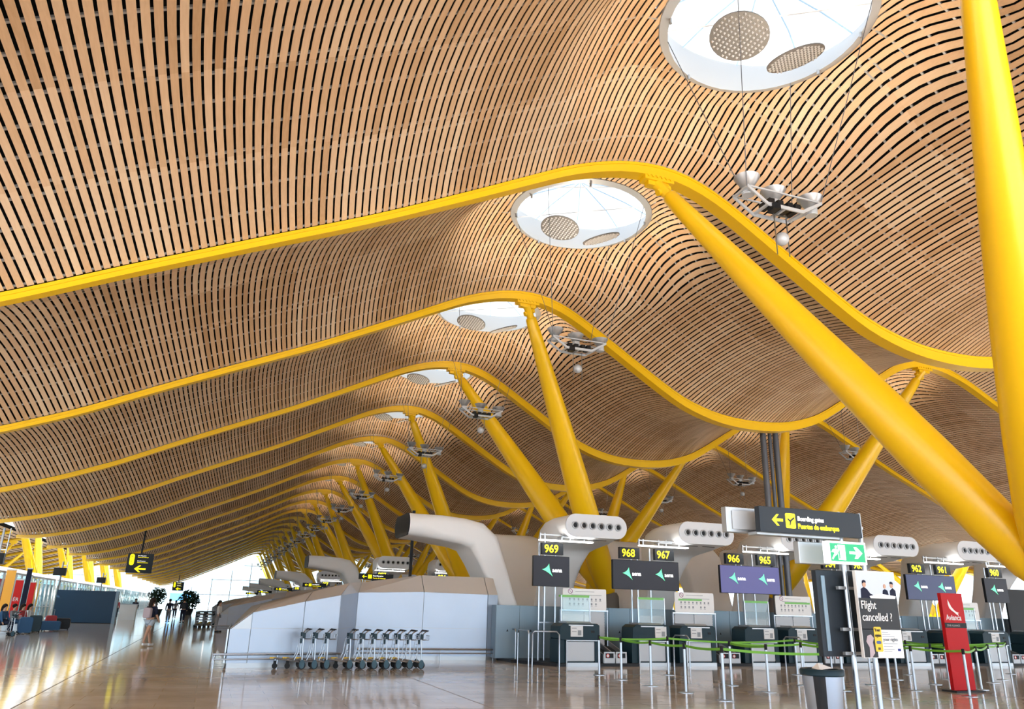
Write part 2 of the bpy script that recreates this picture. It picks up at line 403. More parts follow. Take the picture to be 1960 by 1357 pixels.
for j in range(0, 11):
    Yb = RY(2 * j - .5)
    for wi, (bx, tx) in enumerate(((14.8, 9.35), (22.8, 28.25))):
        for si, dy in enumerate((-4.5, 4.5)):
            if Yb + dy < 3: continue
            if wi == 1 and j == 0: continue
            zt = float(np.interp(tx, xs, zs)) - .12
            rk = int(round((Yb + dy) / 9 - 1.655))
            nm = 'overhead beam out of view' if rk < 0 else ('%s yellow beam in view' % ORD[rk] if rk < 8 else '')
            if nm: lab = 'leaning yellow column holding the %s, %s side' % (nm, 'left' if wi == 0 else 'right'); g = None
            else: lab = 'leaning yellow column far down the hall, %s row' % ('left' if wi == 0 else 'right'); g = 'far columns ' + ('left' if wi == 0 else 'right')
            column((bx, Yb, 2.3), (tx, Yb + dy, zt), lab, g)
# canyon columns on both edges of the roof
for sgn, X0 in ((-1, 0), (1, 37.6)):
    for j in range(1, 9):
        Yb = RY(2 * j - .5)
        for dy in (-4.5, 4.5):
            bx = -14.5; tx = -16.6; zt = 9.3
            if sgn > 0: bx, tx = 37.6 - bx, 37.6 - tx
            lab = 'yellow column in the glazed %s canyon' % ('left' if sgn < 0 else 'right')
            if dy < 0 and j < 4: lab += ', %s pair from the camera, near arm' % ORD[j - 1]; g = None
            elif j < 4: lab += ', %s pair from the camera, far arm' % ORD[j - 1]; g = None
            else: g = 'far canyon columns ' + ('left' if sgn < 0 else 'right')
            column((bx, Yb, 1.5), (tx, Yb + dy, zt), lab, g, .8)
            if j < 6:
                column((bx + sgn * 12, Yb + 9, 1.5), (bx + sgn * 7.5, Yb + 9 + dy, 7.6), 'slimmer yellow column at the far side of the %s canyon' % ('left' if sgn < 0 else 'right'), 'far side columns ' + ('left' if sgn < 0 else 'right'), .6)
# ------------------------------------------------------------------ round skylights
def skylight(k, wi, label, group=None, det=True):
    s0 = SKS[wi]; yc = RY(k) + 4.5; root = thing('skylight', label, 'skylight', (0, 0, 0), group)
    n = 40 if det else 20
    ring = lambda r, off: [Vector([float(q) if np.ndim(q) == 0 else float(q[0]) for q in surf(s0 + r * math.cos(2 * PI * i / n), np.array([yc + r * math.sin(2 * PI * i / n)]), off)]) for i in range(n)]
    R0 = ring(SK_R + .10, -.03); R1 = ring(SK_R - .06, -.10); R2 = ring(SK_R - .10, .15); R3 = ring(SK_R - .05, .75); R4 = ring(SK_R + .12, .1)
    cx, cz = SKX[wi], sum(p.z for p in R1) / n
    mb = MB(); rings = [R4, R0, R1, R2, R3]; vs = [p for r in rings for p in r]; fs = []
    for a in range(4):
        for i in range(n): j = (i + 1) % n; fs.append((a * n + i, a * n + j, (a + 1) * n + j, (a + 1) * n + i))
    mb.add(vs, fs); mb.build('rim', GREYP, root, smooth=True)
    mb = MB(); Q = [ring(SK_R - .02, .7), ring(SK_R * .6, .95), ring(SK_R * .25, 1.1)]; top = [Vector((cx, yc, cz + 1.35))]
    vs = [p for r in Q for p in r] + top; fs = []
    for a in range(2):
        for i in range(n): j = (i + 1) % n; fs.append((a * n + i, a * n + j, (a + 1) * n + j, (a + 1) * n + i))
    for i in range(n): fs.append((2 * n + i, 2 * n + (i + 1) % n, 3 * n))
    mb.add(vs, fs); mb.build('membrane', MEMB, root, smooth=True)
    if det:
        mb = MB()
        for i in range(0, n, 4): mb.tube([Q[0][i] - Vector((0, 0, .03)), Q[1][i] - Vector((0, 0, .03)), top[0] - Vector((0, 0, .05))], .018, 5)
        mb.build('seams', SEAM, root)
        for i in (2, 12, 18, 22, 28, 38): mb = MB(); mb.cyl(R1[i] + Vector((0, 0, .02)), R1[i] + Vector((0, 0, -.10)), .035, n=8); mb.build('cable_lug', ALU, root)
        # braces that carry the discs
        mb = MB()
        mb.cyl(R2[int(n * .42)], R2[int(n * .92)], .018, n=6); mb.cyl(R2[int(n * .55)], R2[int(n * .8)], .018, n=6); mb.build('brace', WPAINT, root)
    for di, (dx, dy, dz, r, tx_, ty_) in enumerate(((-.72, .0, -.50, .60, .20, -.10), (.74, .05, -.55, .60, -.34, .14))):
        mb = MB(); m = 28 if det else 14
        mb.lathe([(r, 0), (r, .03), (r - .03, .035)], n=m)
        Rm = Matrix.Translation((cx + dx, yc + dy, cz + dz)) @ Matrix.Rotation(ty_, 4, 'X') @ Matrix.Rotation(tx_, 4, 'Y')
        ob = mb.build('reflector_disc', DISCM, root); ob.matrix_local = Rm
        if det:
            st = MB()
            for a in np.arange(-r + .1, r - .02, .095):
                for b in np.arange(-r + .1, r - .02, .095):
                    if a * a + b * b < (r - .05) ** 2: st.add([(a - .026, b - .026, -.002), (a + .026, b - .026, -.002), (a + .026, b + .026, -.002), (a - .026, b + .026, -.002), (a, b, -.045)], [(1, 0, 4), (2, 1, 4), (3, 2, 4), (0, 3, 4)])
            sb_ = st.build('studs', SEAM2, ob); sb_['kind'] = 'stuff'
    return root, R1, (cx, yc, cz)
DISCM = mat('disc_metal', (0.13, 0.125, 0.12), 0.5, 0.2)
SEAM2 = mat('disc_studs', (0.55, 0.55, 0.55), 0.35, 0.5)
# ------------------------------------------------------------------ hanging uplights
def uplight(c, label, rimpts, group=None, det=True, power=0):
    root = thing('hanging_uplight', label, 'lamp', c, group)
    mb = MB()
    # two bent side rails plus cross ties
    for y in (-.22, .22):
        P = [(-.86, y, .05), (-.42, y, -.24), (.38, y, -.24), (.86, y, .05)]
        for a, b in zip(P[:-1], P[1:]):
            mb.add([(a[0], y - .015, a[2] - .035), (b[0], y - .015, b[2] - .035), (b[0], y + .015, b[2] - .035), (a[0], y + .015, a[2] - .035), (a[0], y - .015, a[2] + .035), (b[0], y - .015, b[2] + .035), (b[0], y + .015, b[2] + .035), (a[0], y + .015, a[2] + .035)],
                   [(0, 3, 2, 1), (4, 5, 6, 7), (0, 1, 5, 4), (1, 2, 6, 5), (2, 3, 7, 6), (3, 0, 4, 7)])
        mb.box(-.8, .8, y - .012, y + .012, .04, .07)
    for x in (-.84, -.4, 0, .4, .84): mb.box(x - .025, x + .025, -.23, .23, -.25 if abs(x) < .5 else .02, -.21 if abs(x) < .5 else .06)
    mb.build('frame', GREYP, root)
    mb = MB()
    for x in (-.3, -.1, .12, .3): mb.box(x - .06, x + .06, -.2, .12, -.21, -.08)
    mb.box(-.35, -.2, -.3, -.1, -.34, -.22); mb.build('ballast_boxes', DARK, root)
    for i, (x, y, z) in enumerate(((-.72, -.05, .12), (.02, .12, .10), (.74, -.05, .0))):
        a = MB(); a.lathe([(.07, -.02), (.10, 0), (.19, .13), (.235, .2), (.245, .22), (.225, .215), (.17, .12), (.06, .03)], n=20)
        lp = a.build('lamp_bell', ALU, root, (x, y, z), smooth=True)
        a = MB(); a.lathe([(.115, -.16), (.12, -.15), (.12, -.02), (.09, 0)], n=14); a.box(-.13, .13, -.03, .03, -.14, -.11); a.build('housing', GREYP, lp)
        a = MB(); a.ball((0, 0, .08), .045, 8); a.build('bulb', BULB if i != 1 else GREYP, lp)
    mb = MB()
    for x in (-.12, .16): mb.cyl((x, 0, -.24), (x, 0, -1.12), .013, n=6)
    mb.box(-.14, .18, -.015, .015, -.3, -.28); mb.build('rods', STEEL, root)
    mb = MB(); mb.ball((0, 0, 0), .13); mb.build('speaker_ball', GREYP, root, (.02, 0, -.78), smooth=True)
    for i, (p, a) in enumerate(zip(rimpts, ((-.86, -.2, .05), (-.55, .2, -.02), (.5, .2, -.05), (.86, -.2, .05)))):
        mb = MB(); q = Vector(p) - Vector(c); mb.cyl(q, a, .0085 if det else .012, n=5); mb.build('cable', PIPE, root)
    if power:
        L = bpy.data.lights.new('uplight', 'SPOT'); L.energy = power; L.spot_size = 2.3; L.spot_blend = .7; L.shadow_soft_size = .25; L.color = (1.0, .84, .64)
        lo = bpy.data.objects.new('uplight_beam', L); C.objects.link(lo); lo.parent = root; lo.location = (0, 0, .5); lo.rotation_euler = (PI, 0, 0)
    return root
for k in range(-2, 18):
    for wi in (0, 1):
        if k < (-1, 0)[wi]: continue
        side = ('left', 'right')[wi]
        det = k < 5
        if k < 0: lab = 'large round skylight at the top of the photo, nearest of all'
        elif k < 6: lab = 'round white skylight of the %s wave, between %s and %s yellow beams' % (side, ORD[k], ORD[k + 1])
        else: lab = 'round skylight of the %s wave far down the hall' % side
        r, R1, (cx, yc, cz) = skylight(k, wi, lab, None if k < 6 else 'far skylights ' + side, det)
        n = len(R1); rp = [R1[int(n * f) % n] for f in (.62, .40, .10, .88)]
        if wi == 0: lab2 = 'hanging uplight cluster under the ' + ('nearest skylight at the top' if k < 0 else 'left-wave skylight between %s and %s yellow beams' % (ORD[k], ORD[k + 1]) if k < 8 else 'far left-wave skylights')
        else: lab2 = 'hanging uplight cluster under the right-wave skylight ' + ('between %s and %s yellow beams' % (ORD[k], ORD[k + 1]) if k < 6 else 'far down the hall')
        uplight((9.2 if wi == 0 else 28.4, yc, 9.15), lab2, rp, None if k < 6 or (wi == 0 and k < 8) else 'far uplights ' + side, det, (420 if k < 0 else 700) if k < 9 else 0)
# ------------------------------------------------------------------ floor, ground, canyons, far end
mb = MB(); mb.box(-70, 90, -13, 190, -.3, 0); fl = mb.build('floor', MARB); struct(fl)
mb = MB(); mb.box(-600, 600, -500, 1200, -.62, -.31); struct(mb.build('ground', APRON))
JOINT = mat('joint_dark', (.16, .12, .09), .5)
mb = MB()
for y in (13.5, 43.0): mb.box(-30, 60, y, y + .02, 0, .0015)
for x in (-2.6, 4.76): mb.box(x, x + .02, 0, 188, 0, .0015)
struct(mb.build('floor_joints', JOINT))
YMARK = mat('yellow_floor_mark', (.75, .6, .03), .4)
# glazed canyons either side of the roof: bright foil pillows on white trusses
def canyon(x0, x1, name):
    mb = MB()
    Z = lambda u: 9.6 + 1.2 * math.sin(PI * u)
    nx = 6
    for j in range(3, 190, 3):
        for i in range(nx):
            a = i / nx; b = (i + 1) / nx; xa = x0 + (x1 - x0) * a; xb = x0 + (x1 - x0) * b; xm = (xa + xb) / 2
            vs = [(xa + .1, j + .1, Z(a)), (xb - .1, j + .1, Z(b)), (xb - .1, j + 2.9, Z(b)), (xa + .1, j + 2.9, Z(a)), (xm, j + 1.5, (Z(a) + Z(b)) / 2 + .5)]
            mb.add(vs, [(0, 1, 4), (1, 2, 4), (2, 3, 4), (3, 0, 4)])
    struct(mb.build(name, CANO))
    mb = MB()
    for j in range(3, 190, 3): mb.tube([(x0 + (x1 - x0) * u, j, Z(u)) for u in np.linspace(0, 1, 9)], .07, 6)
    for i in range(nx + 1): mb.cyl((x0 + (x1 - x0) * i / nx, 3, Z(i / nx)), (x0 + (x1 - x0) * i / nx, 189, Z(i / nx)), .06, n=6)
    struct(mb.build('trim_1', WPAINT))
canyon(-21.5, -10.9, 'window_1'); canyon(48.5, 59.1, 'window_2')
# next halls beyond the canyons
def side_hall(x0, sgn):
    prof = [(0, 8.8), (3, 8.1), (7, 7.0), (12, 6.2), (17, 6.6), (23, 7.8), (29, 8.2), (36, 7.0)]
    us = np.arange(0, 36, .6); mb = MB(); lb = MB(); T = []
    for u in us:
        z = np.interp(u, [p[0] for p in prof], [p[1] for p in prof]); z2 = np.interp(u + .46, [p[0] for p in prof], [p[1] for p in prof])
        for j in range(3, 190, 9):
            a, b = x0 + sgn * u, x0 + sgn * (u + .46)
            mb.add([(a, j, z), (b, j, z2), (b, j + 9, z2), (a, j + 9, z)], [(0, 1, 2, 3)]); T.append(random.uniform(.2, .8))
    me = mb.build('ceiling', WOOD); at = me.data.attributes.new('tone', 'FLOAT', 'FACE'); at.data.foreach_set('value', T); struct(me)
    vs = [(x0 + sgn * p[0], y, p[1] + .4) for p in prof for y in (3, 190)]
    lb.add(vs, [(2 * i, 2 * i + 1, 2 * i + 3, 2 * i + 2) for i in range(len(prof) - 1)]); struct(lb.build('ceiling_void', LINER))
    bb = MB()
    for j in range(3, 190, 9): bb.tube([(x0 + sgn * p[0], j, p[1] - .15) for p in prof], .2, 4)
    struct(bb.build('trim_2', YEL))
side_hall(-21.8, -1); side_hall(59.4, 1)
# glazed end of the hall
mb = MB()
for x in range(-60, 80, 4): mb.box(x - .08, x + .08, 188.6, 188.8, 0, 12.5)
for z in (0.1, 3.2, 6.4, 9.6): mb.box(-60, 80, 188.6, 188.8, z, z + .12)
struct(mb.build('window_3', WPAINT))
mb = MB(); mb.box(-60, 80, 188.68, 188.72, .1, 12.5); struct(mb.build('window_4', GLASS))
# far hall wall bits outside the glass: pale apron buildings
# ------------------------------------------------------------------ stainless check-in enclosure
ISL = ['first', 'second', 'third', 'fourth', 'fifth', 'sixth']
BEV = mat('satin_panel', (.62, .60, .58), .4, .35)
def enclosure(y0, lab, g):
    root = thing('metal_enclosure', lab, 'enclosure', (0, y0, 0), g)
    F = [(.60, 22.45, .98), (1.13, 22.56, 1.38), (2.5, 22.85, 1.69), (3.5, 23.05, 1.89), (4.42, 25.62, 2.02), (6.6, 25.7, 2.10), (8.83, 25.7, 2.08), (9.22, 25.78, 2.08)]
    Rg = [(.95, 23.2, 1.10), (1.35, 23.3, 1.55), (2.75, 23.5, 1.97), (3.85, 23.8, 2.25), (4.6, 26.15, 2.35), (6.6, 26.2, 2.64), (8.83, 26.2, 2.65), (9.18, 26.22, 2.65)]
    g_ = .012
    for i in range(len(F) - 1):
        a = Vector((F[i][0], F[i][1], 0)); b = Vector((F[i + 1][0], F[i + 1][1], 0)); u = (b - a).normalized() * g_
        za, zb = F[i][2], F[i + 1][2]; m1 = min(.97, za - .03)
        up = lambda p, z: Vector((p.x, p.y, z))
        mb = MB(); n = Vector((-(b - a).y, (b - a).x, 0)).normalized() * .03
        def slab(P):
            Q = [p + n for p in P]; k = len(P); mb.add(P + Q, [tuple(range(k)), tuple(range(2 * k - 1, k - 1, -1))] + [((j + 1) % k, j, k + j, k + (j + 1) % k) for j in range(k)])
        slab([up(a + u, .12), up(b - u, .12), up(b - u, .97), up(a + u, m1)])
        mb.build('wall_panel', BRUSH, root)
        if i > 0:
            mb = MB(); slab([up(a + u, .985), up(b - u, .985), up(b - u, zb - .01), up(a + u, za - .01)]); mb.build('wall_panel', BRUSH, root)
        mb = MB(); ra, rb = Vector(Rg[i]), Vector(Rg[i + 1]); P = [up(a + u, za), up(b - u, zb), rb - u, ra + u]; n = Vector((0, .02, -.03)); slab(P); mb.build('bevel_panel', BEV, root)
    # core (slightly inside the panels), plinth, roof, left end
    mb = MB(); inn = [Vector((x + (.03 if i == 0 else 0), y + .035, z - .03)) for i, (x, y, z) in enumerate(F)]; n = len(F)
    rg = [Vector(r) - Vector((0, -.03, .03)) for r in Rg]; bk = [Vector((max(r[0], .75), 28.2, r[2] - .03)) for r in Rg]
    lo = [Vector((p.x, p.y, 0)) for p in inn]; bl = [Vector((p.x, p.y, 0)) for p in bk]
    vs = lo + inn + rg + bk + bl; fs = []
    for q in range(4):
        for i in range(n - 1): fs.append((q * n + i, q * n + i + 1, (q + 1) * n + i + 1, (q + 1) * n + i))
    fs += [(0, n, 2 * n, 3 * n, 4 * n), (n - 1, 5 * n - 1, 4 * n - 1, 3 * n - 1, 2 * n - 1)]
    mb.add(vs, fs); mb.build('core', ALU, root)
    mb = MB(); mb.add([(.585, 22.5, .12), (.80, 28.2, .12), (.80, 28.2, .95), (.585, 22.5, .95), (.55, 22.5, .12), (.77, 28.2, .12), (.77, 28.2, .95), (.55, 22.5, .95)], [(0, 1, 2, 3), (7, 6, 5, 4), (3, 2, 6, 7), (0, 3, 7, 4)])
    mb.build('end_panel', STEEL, root)
    # low bumper rails
    mb = MB()
    for z, r in ((.34, .028), (.22, .018)):
        mb.tube([(.32, 28, z), (.30, 22.3, z), (3.6, 22.88, z)], r, 8); mb.tube([(4.5, 25.5, z), (9.3, 25.52, z)], r, 8)
    for p in ((.31, 22.4), (1.9, 22.6), (3.5, 22.86), (.31, 24.5), (.32, 26.5), (5.4, 25.52), (7.2, 25.52), (9.0, 25.52)): mb.cyl((p[0], p[1], 0), (p[0], p[1], .36), .018, n=6)
    mb.build('bumper_rail', STEEL, root)
    return root
enc = enclosure(0, 'stainless steel panelled enclosure right behind the row of luggage trolleys', None)
for i in range(1, 5):
    copy_tree(enc, (0, 27 * i, 0), 'stainless steel enclosure at the end of the %s check-in island' % ISL[i])
# ------------------------------------------------------------------ moulded air ducts
def duct(loc, rz, label, group=None, dark_face=False, leg=.62):
    root = thing('air_duct', label, 'air duct', loc, group, rz)
    path = [(0, 4.33, .37), (.5, 4.31, .39), (1.2, 4.26, .42), (2.0, 4.18, .45), (2.5, 4.06, .50), (2.82, 3.76, .53), (3.02, 3.35, .47), (3.3, 2.75, .42), (3.6, 2.0, .37), (3.95, 1.2, .33), (4.25, .0, .30)]
    n = len(path); W = 1.15; vs = []; fs = []; m = 28
    for i, (a, z, h) in enumerate(path):
        a0, z0, _ = path[max(i - 1, 0)]; a1, z1, _ = path[min(i + 1, n - 1)]; t = Vector((a1 - a0, 0, z1 - z0)).normalized()
        if i == 0: t = Vector((1, 0, 0))
        nn = Vector((-t.z, 0, t.x)); r = h * (.98 if i < 2 else .55 if i < 5 else .4); ww = W * (1 if i < 3 else .95 if i == 3 else .95 - (.95 - leg / W) * min(1, (i - 3) / 4))
        for px, pz in rrect(-ww, ww, -h, h, r, 6): vs.append(Vector((a, px, z)) + nn * pz)
    m = len(vs) // n
    for i in range(n - 1):
        for j in range(m): k = (j + 1) % m; fs.append((i * m + j, (i + 1) * m + j, (i + 1) * m + k, i * m + k))
    fs.append(tuple((n - 1) * m + j for j in range(m)))
    mb = MB(); mb.add(vs, fs); mb.build('shell', WHITE, root, smooth=True)
    # face plate with six round nozzles
    fp = MB(); fp.prism([(x, z) for x, z in rrect(-W + .01, W - .01, 4.33 - .38, 4.33 + .38, .375, 8)], 'x', -.03, .02)
    face = fp.build('nozzle_face', DGREY if dark_face else FACEP, root, bevel=.01)
    if dark_face:
        mb = MB()
        for i in range(6): mb.add([(-.04, -1.0 + i * .35, 4.05), (-.04, -.78 + i * .35, 4.05), (-.04, -.78 + i * .35, 4.6), (-.04, -1.0 + i * .35, 4.6)], [(0, 1, 2, 3)])
        mb.build('grille', DARK, face)
    else:
        for i in range(6):
            y = -.80 + i * .32; mb = MB(); ang = [2 * PI * q / 18 for q in range(18)]
            rr = [(.125, -.03), (.125, -.075), (.095, -.085), (.072, -.03), (.07, .0)]
            vv = [(x, y + r * math.cos(t), 4.33 + r * math.sin(t)) for r, x in rr for t in ang]; ff = [(a * 18 + q, a * 18 + (q + 1) % 18, (a + 1) * 18 + (q + 1) % 18, (a + 1) * 18 + q) for a in range(4) for q in range(18)]
            mb.add(vv, ff); nz = mb.build('nozzle', GREYP, face, smooth=True)
            mb = MB(); mb.add([(-.036, y + .074 * math.cos(t), 4.33 + .074 * math.sin(t)) for t in ang], [tuple(range(18))]); mb.build('nozzle_hole', DARK, nz)
        mb = MB()
        for yy in (-.55, .15): mb.box(.35, .38, yy, yy + .5, 3.90, 3.915)
        mb.build('slot', DARK, root)
    return root
FACEP = mat('duct_face', (0.68, 0.72, 0.77), 0.4)
dF = duct((11.85, 23.5, 0), PI / 2, 'pale moulded duct head with six nozzles above display 969, leftmost of the first row')
dE = duct((6.05, 27.15, 0), 0, 'large white elbow-shaped air duct pointing left above the nearest steel enclosure', None, True, .95)
NTH = ['leftmost', 'second from left', 'third from left', 'fourth from left', 'fifth from left', 'sixth from left']
for n in range(1, 6): copy_tree(dF, (11.85 + 4.33 * n, 23.5 - .03 * n, 0), 'pale duct head with six nozzles, %s in the first row' % NTH[n])
for n in range(0, 5): copy_tree(dE, (11.7 + 4.33 * n + (.7 if n == 1 else 0), 33.2, 0), 'beige air duct pointing away, %s behind the first desks' % NTH[n], rz=-PI / 2)
for i in range(1, 6):
    copy_tree(dE, (5.75, 27.15 + 27 * i, 0), 'white elbow-shaped air duct pointing left at the end of the %s island' % ISL[i])
    for n in range(0, 4 if i < 3 else 2):
        copy_tree(dF, ((10.6, 18.0, 21.6, 25.2)[n] if i in (2, 4) else 10.95 + 3.8 * n, 23.5 + 27 * i, 0), 'pale duct head with nozzles, %s of the %s island' % (NTH[n], ISL[i]))
# ------------------------------------------------------------------ display stands with numbers
def star(cx, cz, w, h, y):
    A = [(-.5, .03), (.16, .5), (.5, -.5)]; out = []
    for i in range(3):
        a, b = A[i], A[(i + 1) % 3]; m = ((a[0] + b[0]) / 2 * .45 + .06 * .55, (a[1] + b[1]) / 2 * .45)
        for q in np.linspace(0, 1, 7)[:-1]: out.append((cx + w * ((1 - q) ** 2 * a[0] + 2 * q * (1 - q) * m[0] + q * q * b[0]), cz + h * ((1 - q) ** 2 * a[1] + 2 * q * (1 - q) * m[1] + q * q * b[1])))
    return out
def display(x0, y, nums, smat, label, glassp=True, dim=()):
    root = thing('check_in_display', label, 'display', (x0, y, 0)); dbl = len(nums) == 2; W = 2.6 if dbl else 1.30
    mb = MB()
    for x in ((.78, 1.02, 1.52) if dbl else (.26, .46, .84)): mb.cyl((x, .12, .1), (x, .12, 3.75 if x != .46 else 4.0), .03, n=10)
    xa, xb = ((.78, 1.52) if dbl else (.26, .84)); mb.box(xa, xb, .10, .14, 1.22, 1.26); mb.box(.2, W - .2, .08, .14, 2.9, 2.96)
    mb.build('stand', STEEL, root)
    mb = MB(); mb.prism(rrect(0, W, 2.36, 3.33, .02, 2), 'y', 0, .1); bz = mb.build('screen_case', DARK, root)
    mb = MB(); mb.box(.015, W - .015, -.006, 0, 2.375, 3.315); sc = mb.build('screen', smat, root)
    for q in range(len(nums)):
        cx = (.62 + q * 1.28) if dbl else .56
        mb = MB(); mb.prism(star(cx - .06, 2.88, .38, .40, 0), 'y', -.012, -.007); mb.build('logo', GRN, sc)
        text('aena', .19, LWHT, sc, (cx + .12, -.008, 2.82), 'logo_lettering', bold=.016)
        bx = (.27 + q * 1.38) if dbl else .30
        mb = MB(); mb.box(bx, bx + .76, -.04, .1, 3.37, 3.75); nb = mb.build('number_box', DGREY, root)
        text(nums[q], .36, LYEL, nb, (bx + .07, -.044, 3.44), 'number', sx=.95, bold=.016 if nums[q] not in dim else .008)
    # angled tube lights on a bracket
    bx = .9 if dbl else .1
    for q in range(2):
        mb = MB(); mb.prism(rrect(bx + q * .98, bx + .95 + q * .98, 3.79, 3.83, .018, 2), 'y', -.35, -.18); mb.build('tube_light', TUBE, root)
    mb = MB(); mb.box(bx + .1, bx + 1.75, -.05, -.01, 3.99, 4.03)
    for x in (bx + .12, bx + .28, bx + .9, bx + 1.2, bx + 1.72): mb.box(x - .02, x + .02, -.06, -.02, 3.83, 4.06)
    mb.box(bx + .8, bx + 1.3, -.28, .1, 3.93, 3.96); mb.build('bracket', ALU, root)
    return root
display(9.78, 24.0, ['969'], SCR, 'dark check-in screen numbered 969 on silver poles')
display(12.70, 24.0, ['968', '967'], SCR, 'wide dark grey check-in screen next to the leftmost one, numbered 968 and 967')
display(17.02, 24.0, ['966', '965'], SCRV, 'violet-tinted check-in screen numbered 966 and 965')
display(21.4, 24.0, ['964', '963'], SCR, 'check-in screen numbered 964 and 963, mostly hidden behind the poster stand')
display(25.75, 24.0, ['962', '961'], SCRB, 'navy check-in screen numbered 962 and 961, behind the red totem', dim=('961',))
display(30.0, 24.0, ['960'], SCR, 'dark check-in screen numbered 960 at the right edge')
for i in range(1, 4):
    for q, x in enumerate((9.6, 13.6, 17.6)):
        display(x, 24 + 27 * i, ['98' + '741'[q]] if i == 1 else ['99' + '741'[q]] if i == 2 else ['1' + '741'[q] + '0'], SCR, 'small check-in screen, %s on the %s island' % (NTH[q], ISL[i]))
# ------------------------------------------------------------------ plinth and blue-grey panels behind the desks
for i in range(0, 4):
    mb = MB(); mb.prism([(9.3, 24.6), (10.15, 22.9), (36, 22.95), (36, 26), (9.3, 26)], 'z', 0, .09); o = mb.build('desk_plinth', DGREY, None, (0, 27 * i, 0)); tag(o, 'low dark plinth under the desks of the %s island' % ISL[i], 'plinth')
    root = thing('cabinet_run', 'row of blue-grey cabinets behind the desks of the %s island' % ISL[i], 'cabinet', (9.0, 25.3 + 27 * i, 0.09))
    mb = MB(); mb.box(0, 27, .02, .6, 0, 1.66); mb.build('carcass', LOCK, root)
    for k in range(0, 32 if i == 0 else 0):
        mb = MB(); mb.box(k * .84 + .01, k * .84 + .83, 0, .02, .02, 1.65); d = mb.build('cabinet_door', LOCK, root)
        mb = MB(); mb.add([(k * .84 + .37, -.003, .83), (k * .84 + .45, -.003, .83), (k * .84 + .41, -.003, .91)], [(0, 1, 2)]); mb.build('warning_mark', DGREY, d)
# brownish service block at the foot of the yellow columns
# ------------------------------------------------------------------ information boards over roller shutters
def board(x0, y, label, strip):
    root = thing('information_board', label, 'notice board', (x0, y, 0))
    mb = MB(); mb.prism(rrect(0, 1.60, 1.66, 2.33, .05), 'y', -.03, 0); bd = mb.build('board', WPAINT, root)
    mb = MB()
    for x in (-.06, 1.66): mb.cyl((x, .03, .1), (x, .03, 1.66), .022, n=8)
    mb.box(-.08, 1.68, .0, .05, 1.62, 1.66); mb.build('frame', STEEL, root)
    mb = MB()
    for r0, r1 in ((.085, .065),):
        a = [(.27 + r * math.cos(t), -.034, 2.24 + r * math.sin(t)) for r in (r0, r1) for t in np.linspace(0, 2 * PI, 17)[:-1]]
        mb.add(a, [(q, (q + 1) % 16, 16 + (q + 1) % 16, 16 + q) for q in range(16)])
    mb.add([(.21, -.034, 2.29), (.22, -.034, 2.30), (.33, -.034, 2.19), (.32, -.034, 2.18)], [(0, 1, 2, 3)]); mb.build('prohibition_ring', VIOL, bd)
    mb = MB(); mb.box(.45, 1.15, -.035, -.031, 2.23, 2.245); mb.box(.30, 1.42, -.035, -.031, 2.12, 2.135)
    for i in range(8):
        for j in range(2):
            x = .22 + i * .16; z = 1.96 - j * .15
            if j == 1 and i in (4, 7): continue
            mb.prism(rrect(x, x + .06, z, z + .07, .025, 2), 'y', -.035, -.031)
            mb.box(x - .01, x + .07, -.035, -.031, z - .03, z - .02)
    mb.build('pictograms', INK, bd)
    mb = MB(); mb.box(strip[0], strip[1], -.045, -.03, 2.055, 2.115); mb.build('green_strip', GSTR, bd)
    mb = MB()
    for k in range(9): mb.box(.03, .76, .06, .09, .86 + k * .085, .925 + k * .085); mb.box(.82, 1.57, .06, .09, .86 + k * .085, .925 + k * .085)
    mb.box(.02, 1.58, .1, .12, .5, 1.6); mb.build('roller_shutter', SHUT, root)
    return root
VIOL = mat('violet_ring', (.30, .10, .25), .5)
for n in range(0, 5):
    board(10.9 + 4.27 * n, 24.15, 'white information board on a roller shutter, %s along the first desk row' % NTH[n], ((-.15, .85), (.15, 1.1), (.42, 1.55))[n % 3])
# glass screens with a green top strip
for n, x in enumerate((10.75, 13.56, 17.85, 22.2, 27.9)):
    root = thing('glass_screen', 'clear glass screen with a green top strip, %s along the first desk row' % NTH[n], 'glass screen', (x - .1, 23.72, 0))
    mb = MB(); mb.box(0, 1.05, 0, .012, 1.06, 2.1); mb.build('pane', GLASS, root)
    mb = MB(); mb.box(0, 1.05, -.006, .018, 2.04, 2.11); mb.build('top_strip', GSTR, root)
    mb = MB(); mb.box(0, .03, -.01, .02, .1, 2.1); mb.box(1.02, 1.05, -.01, .02, .1, 2.1); mb.build('edge_trim', STEEL, root)
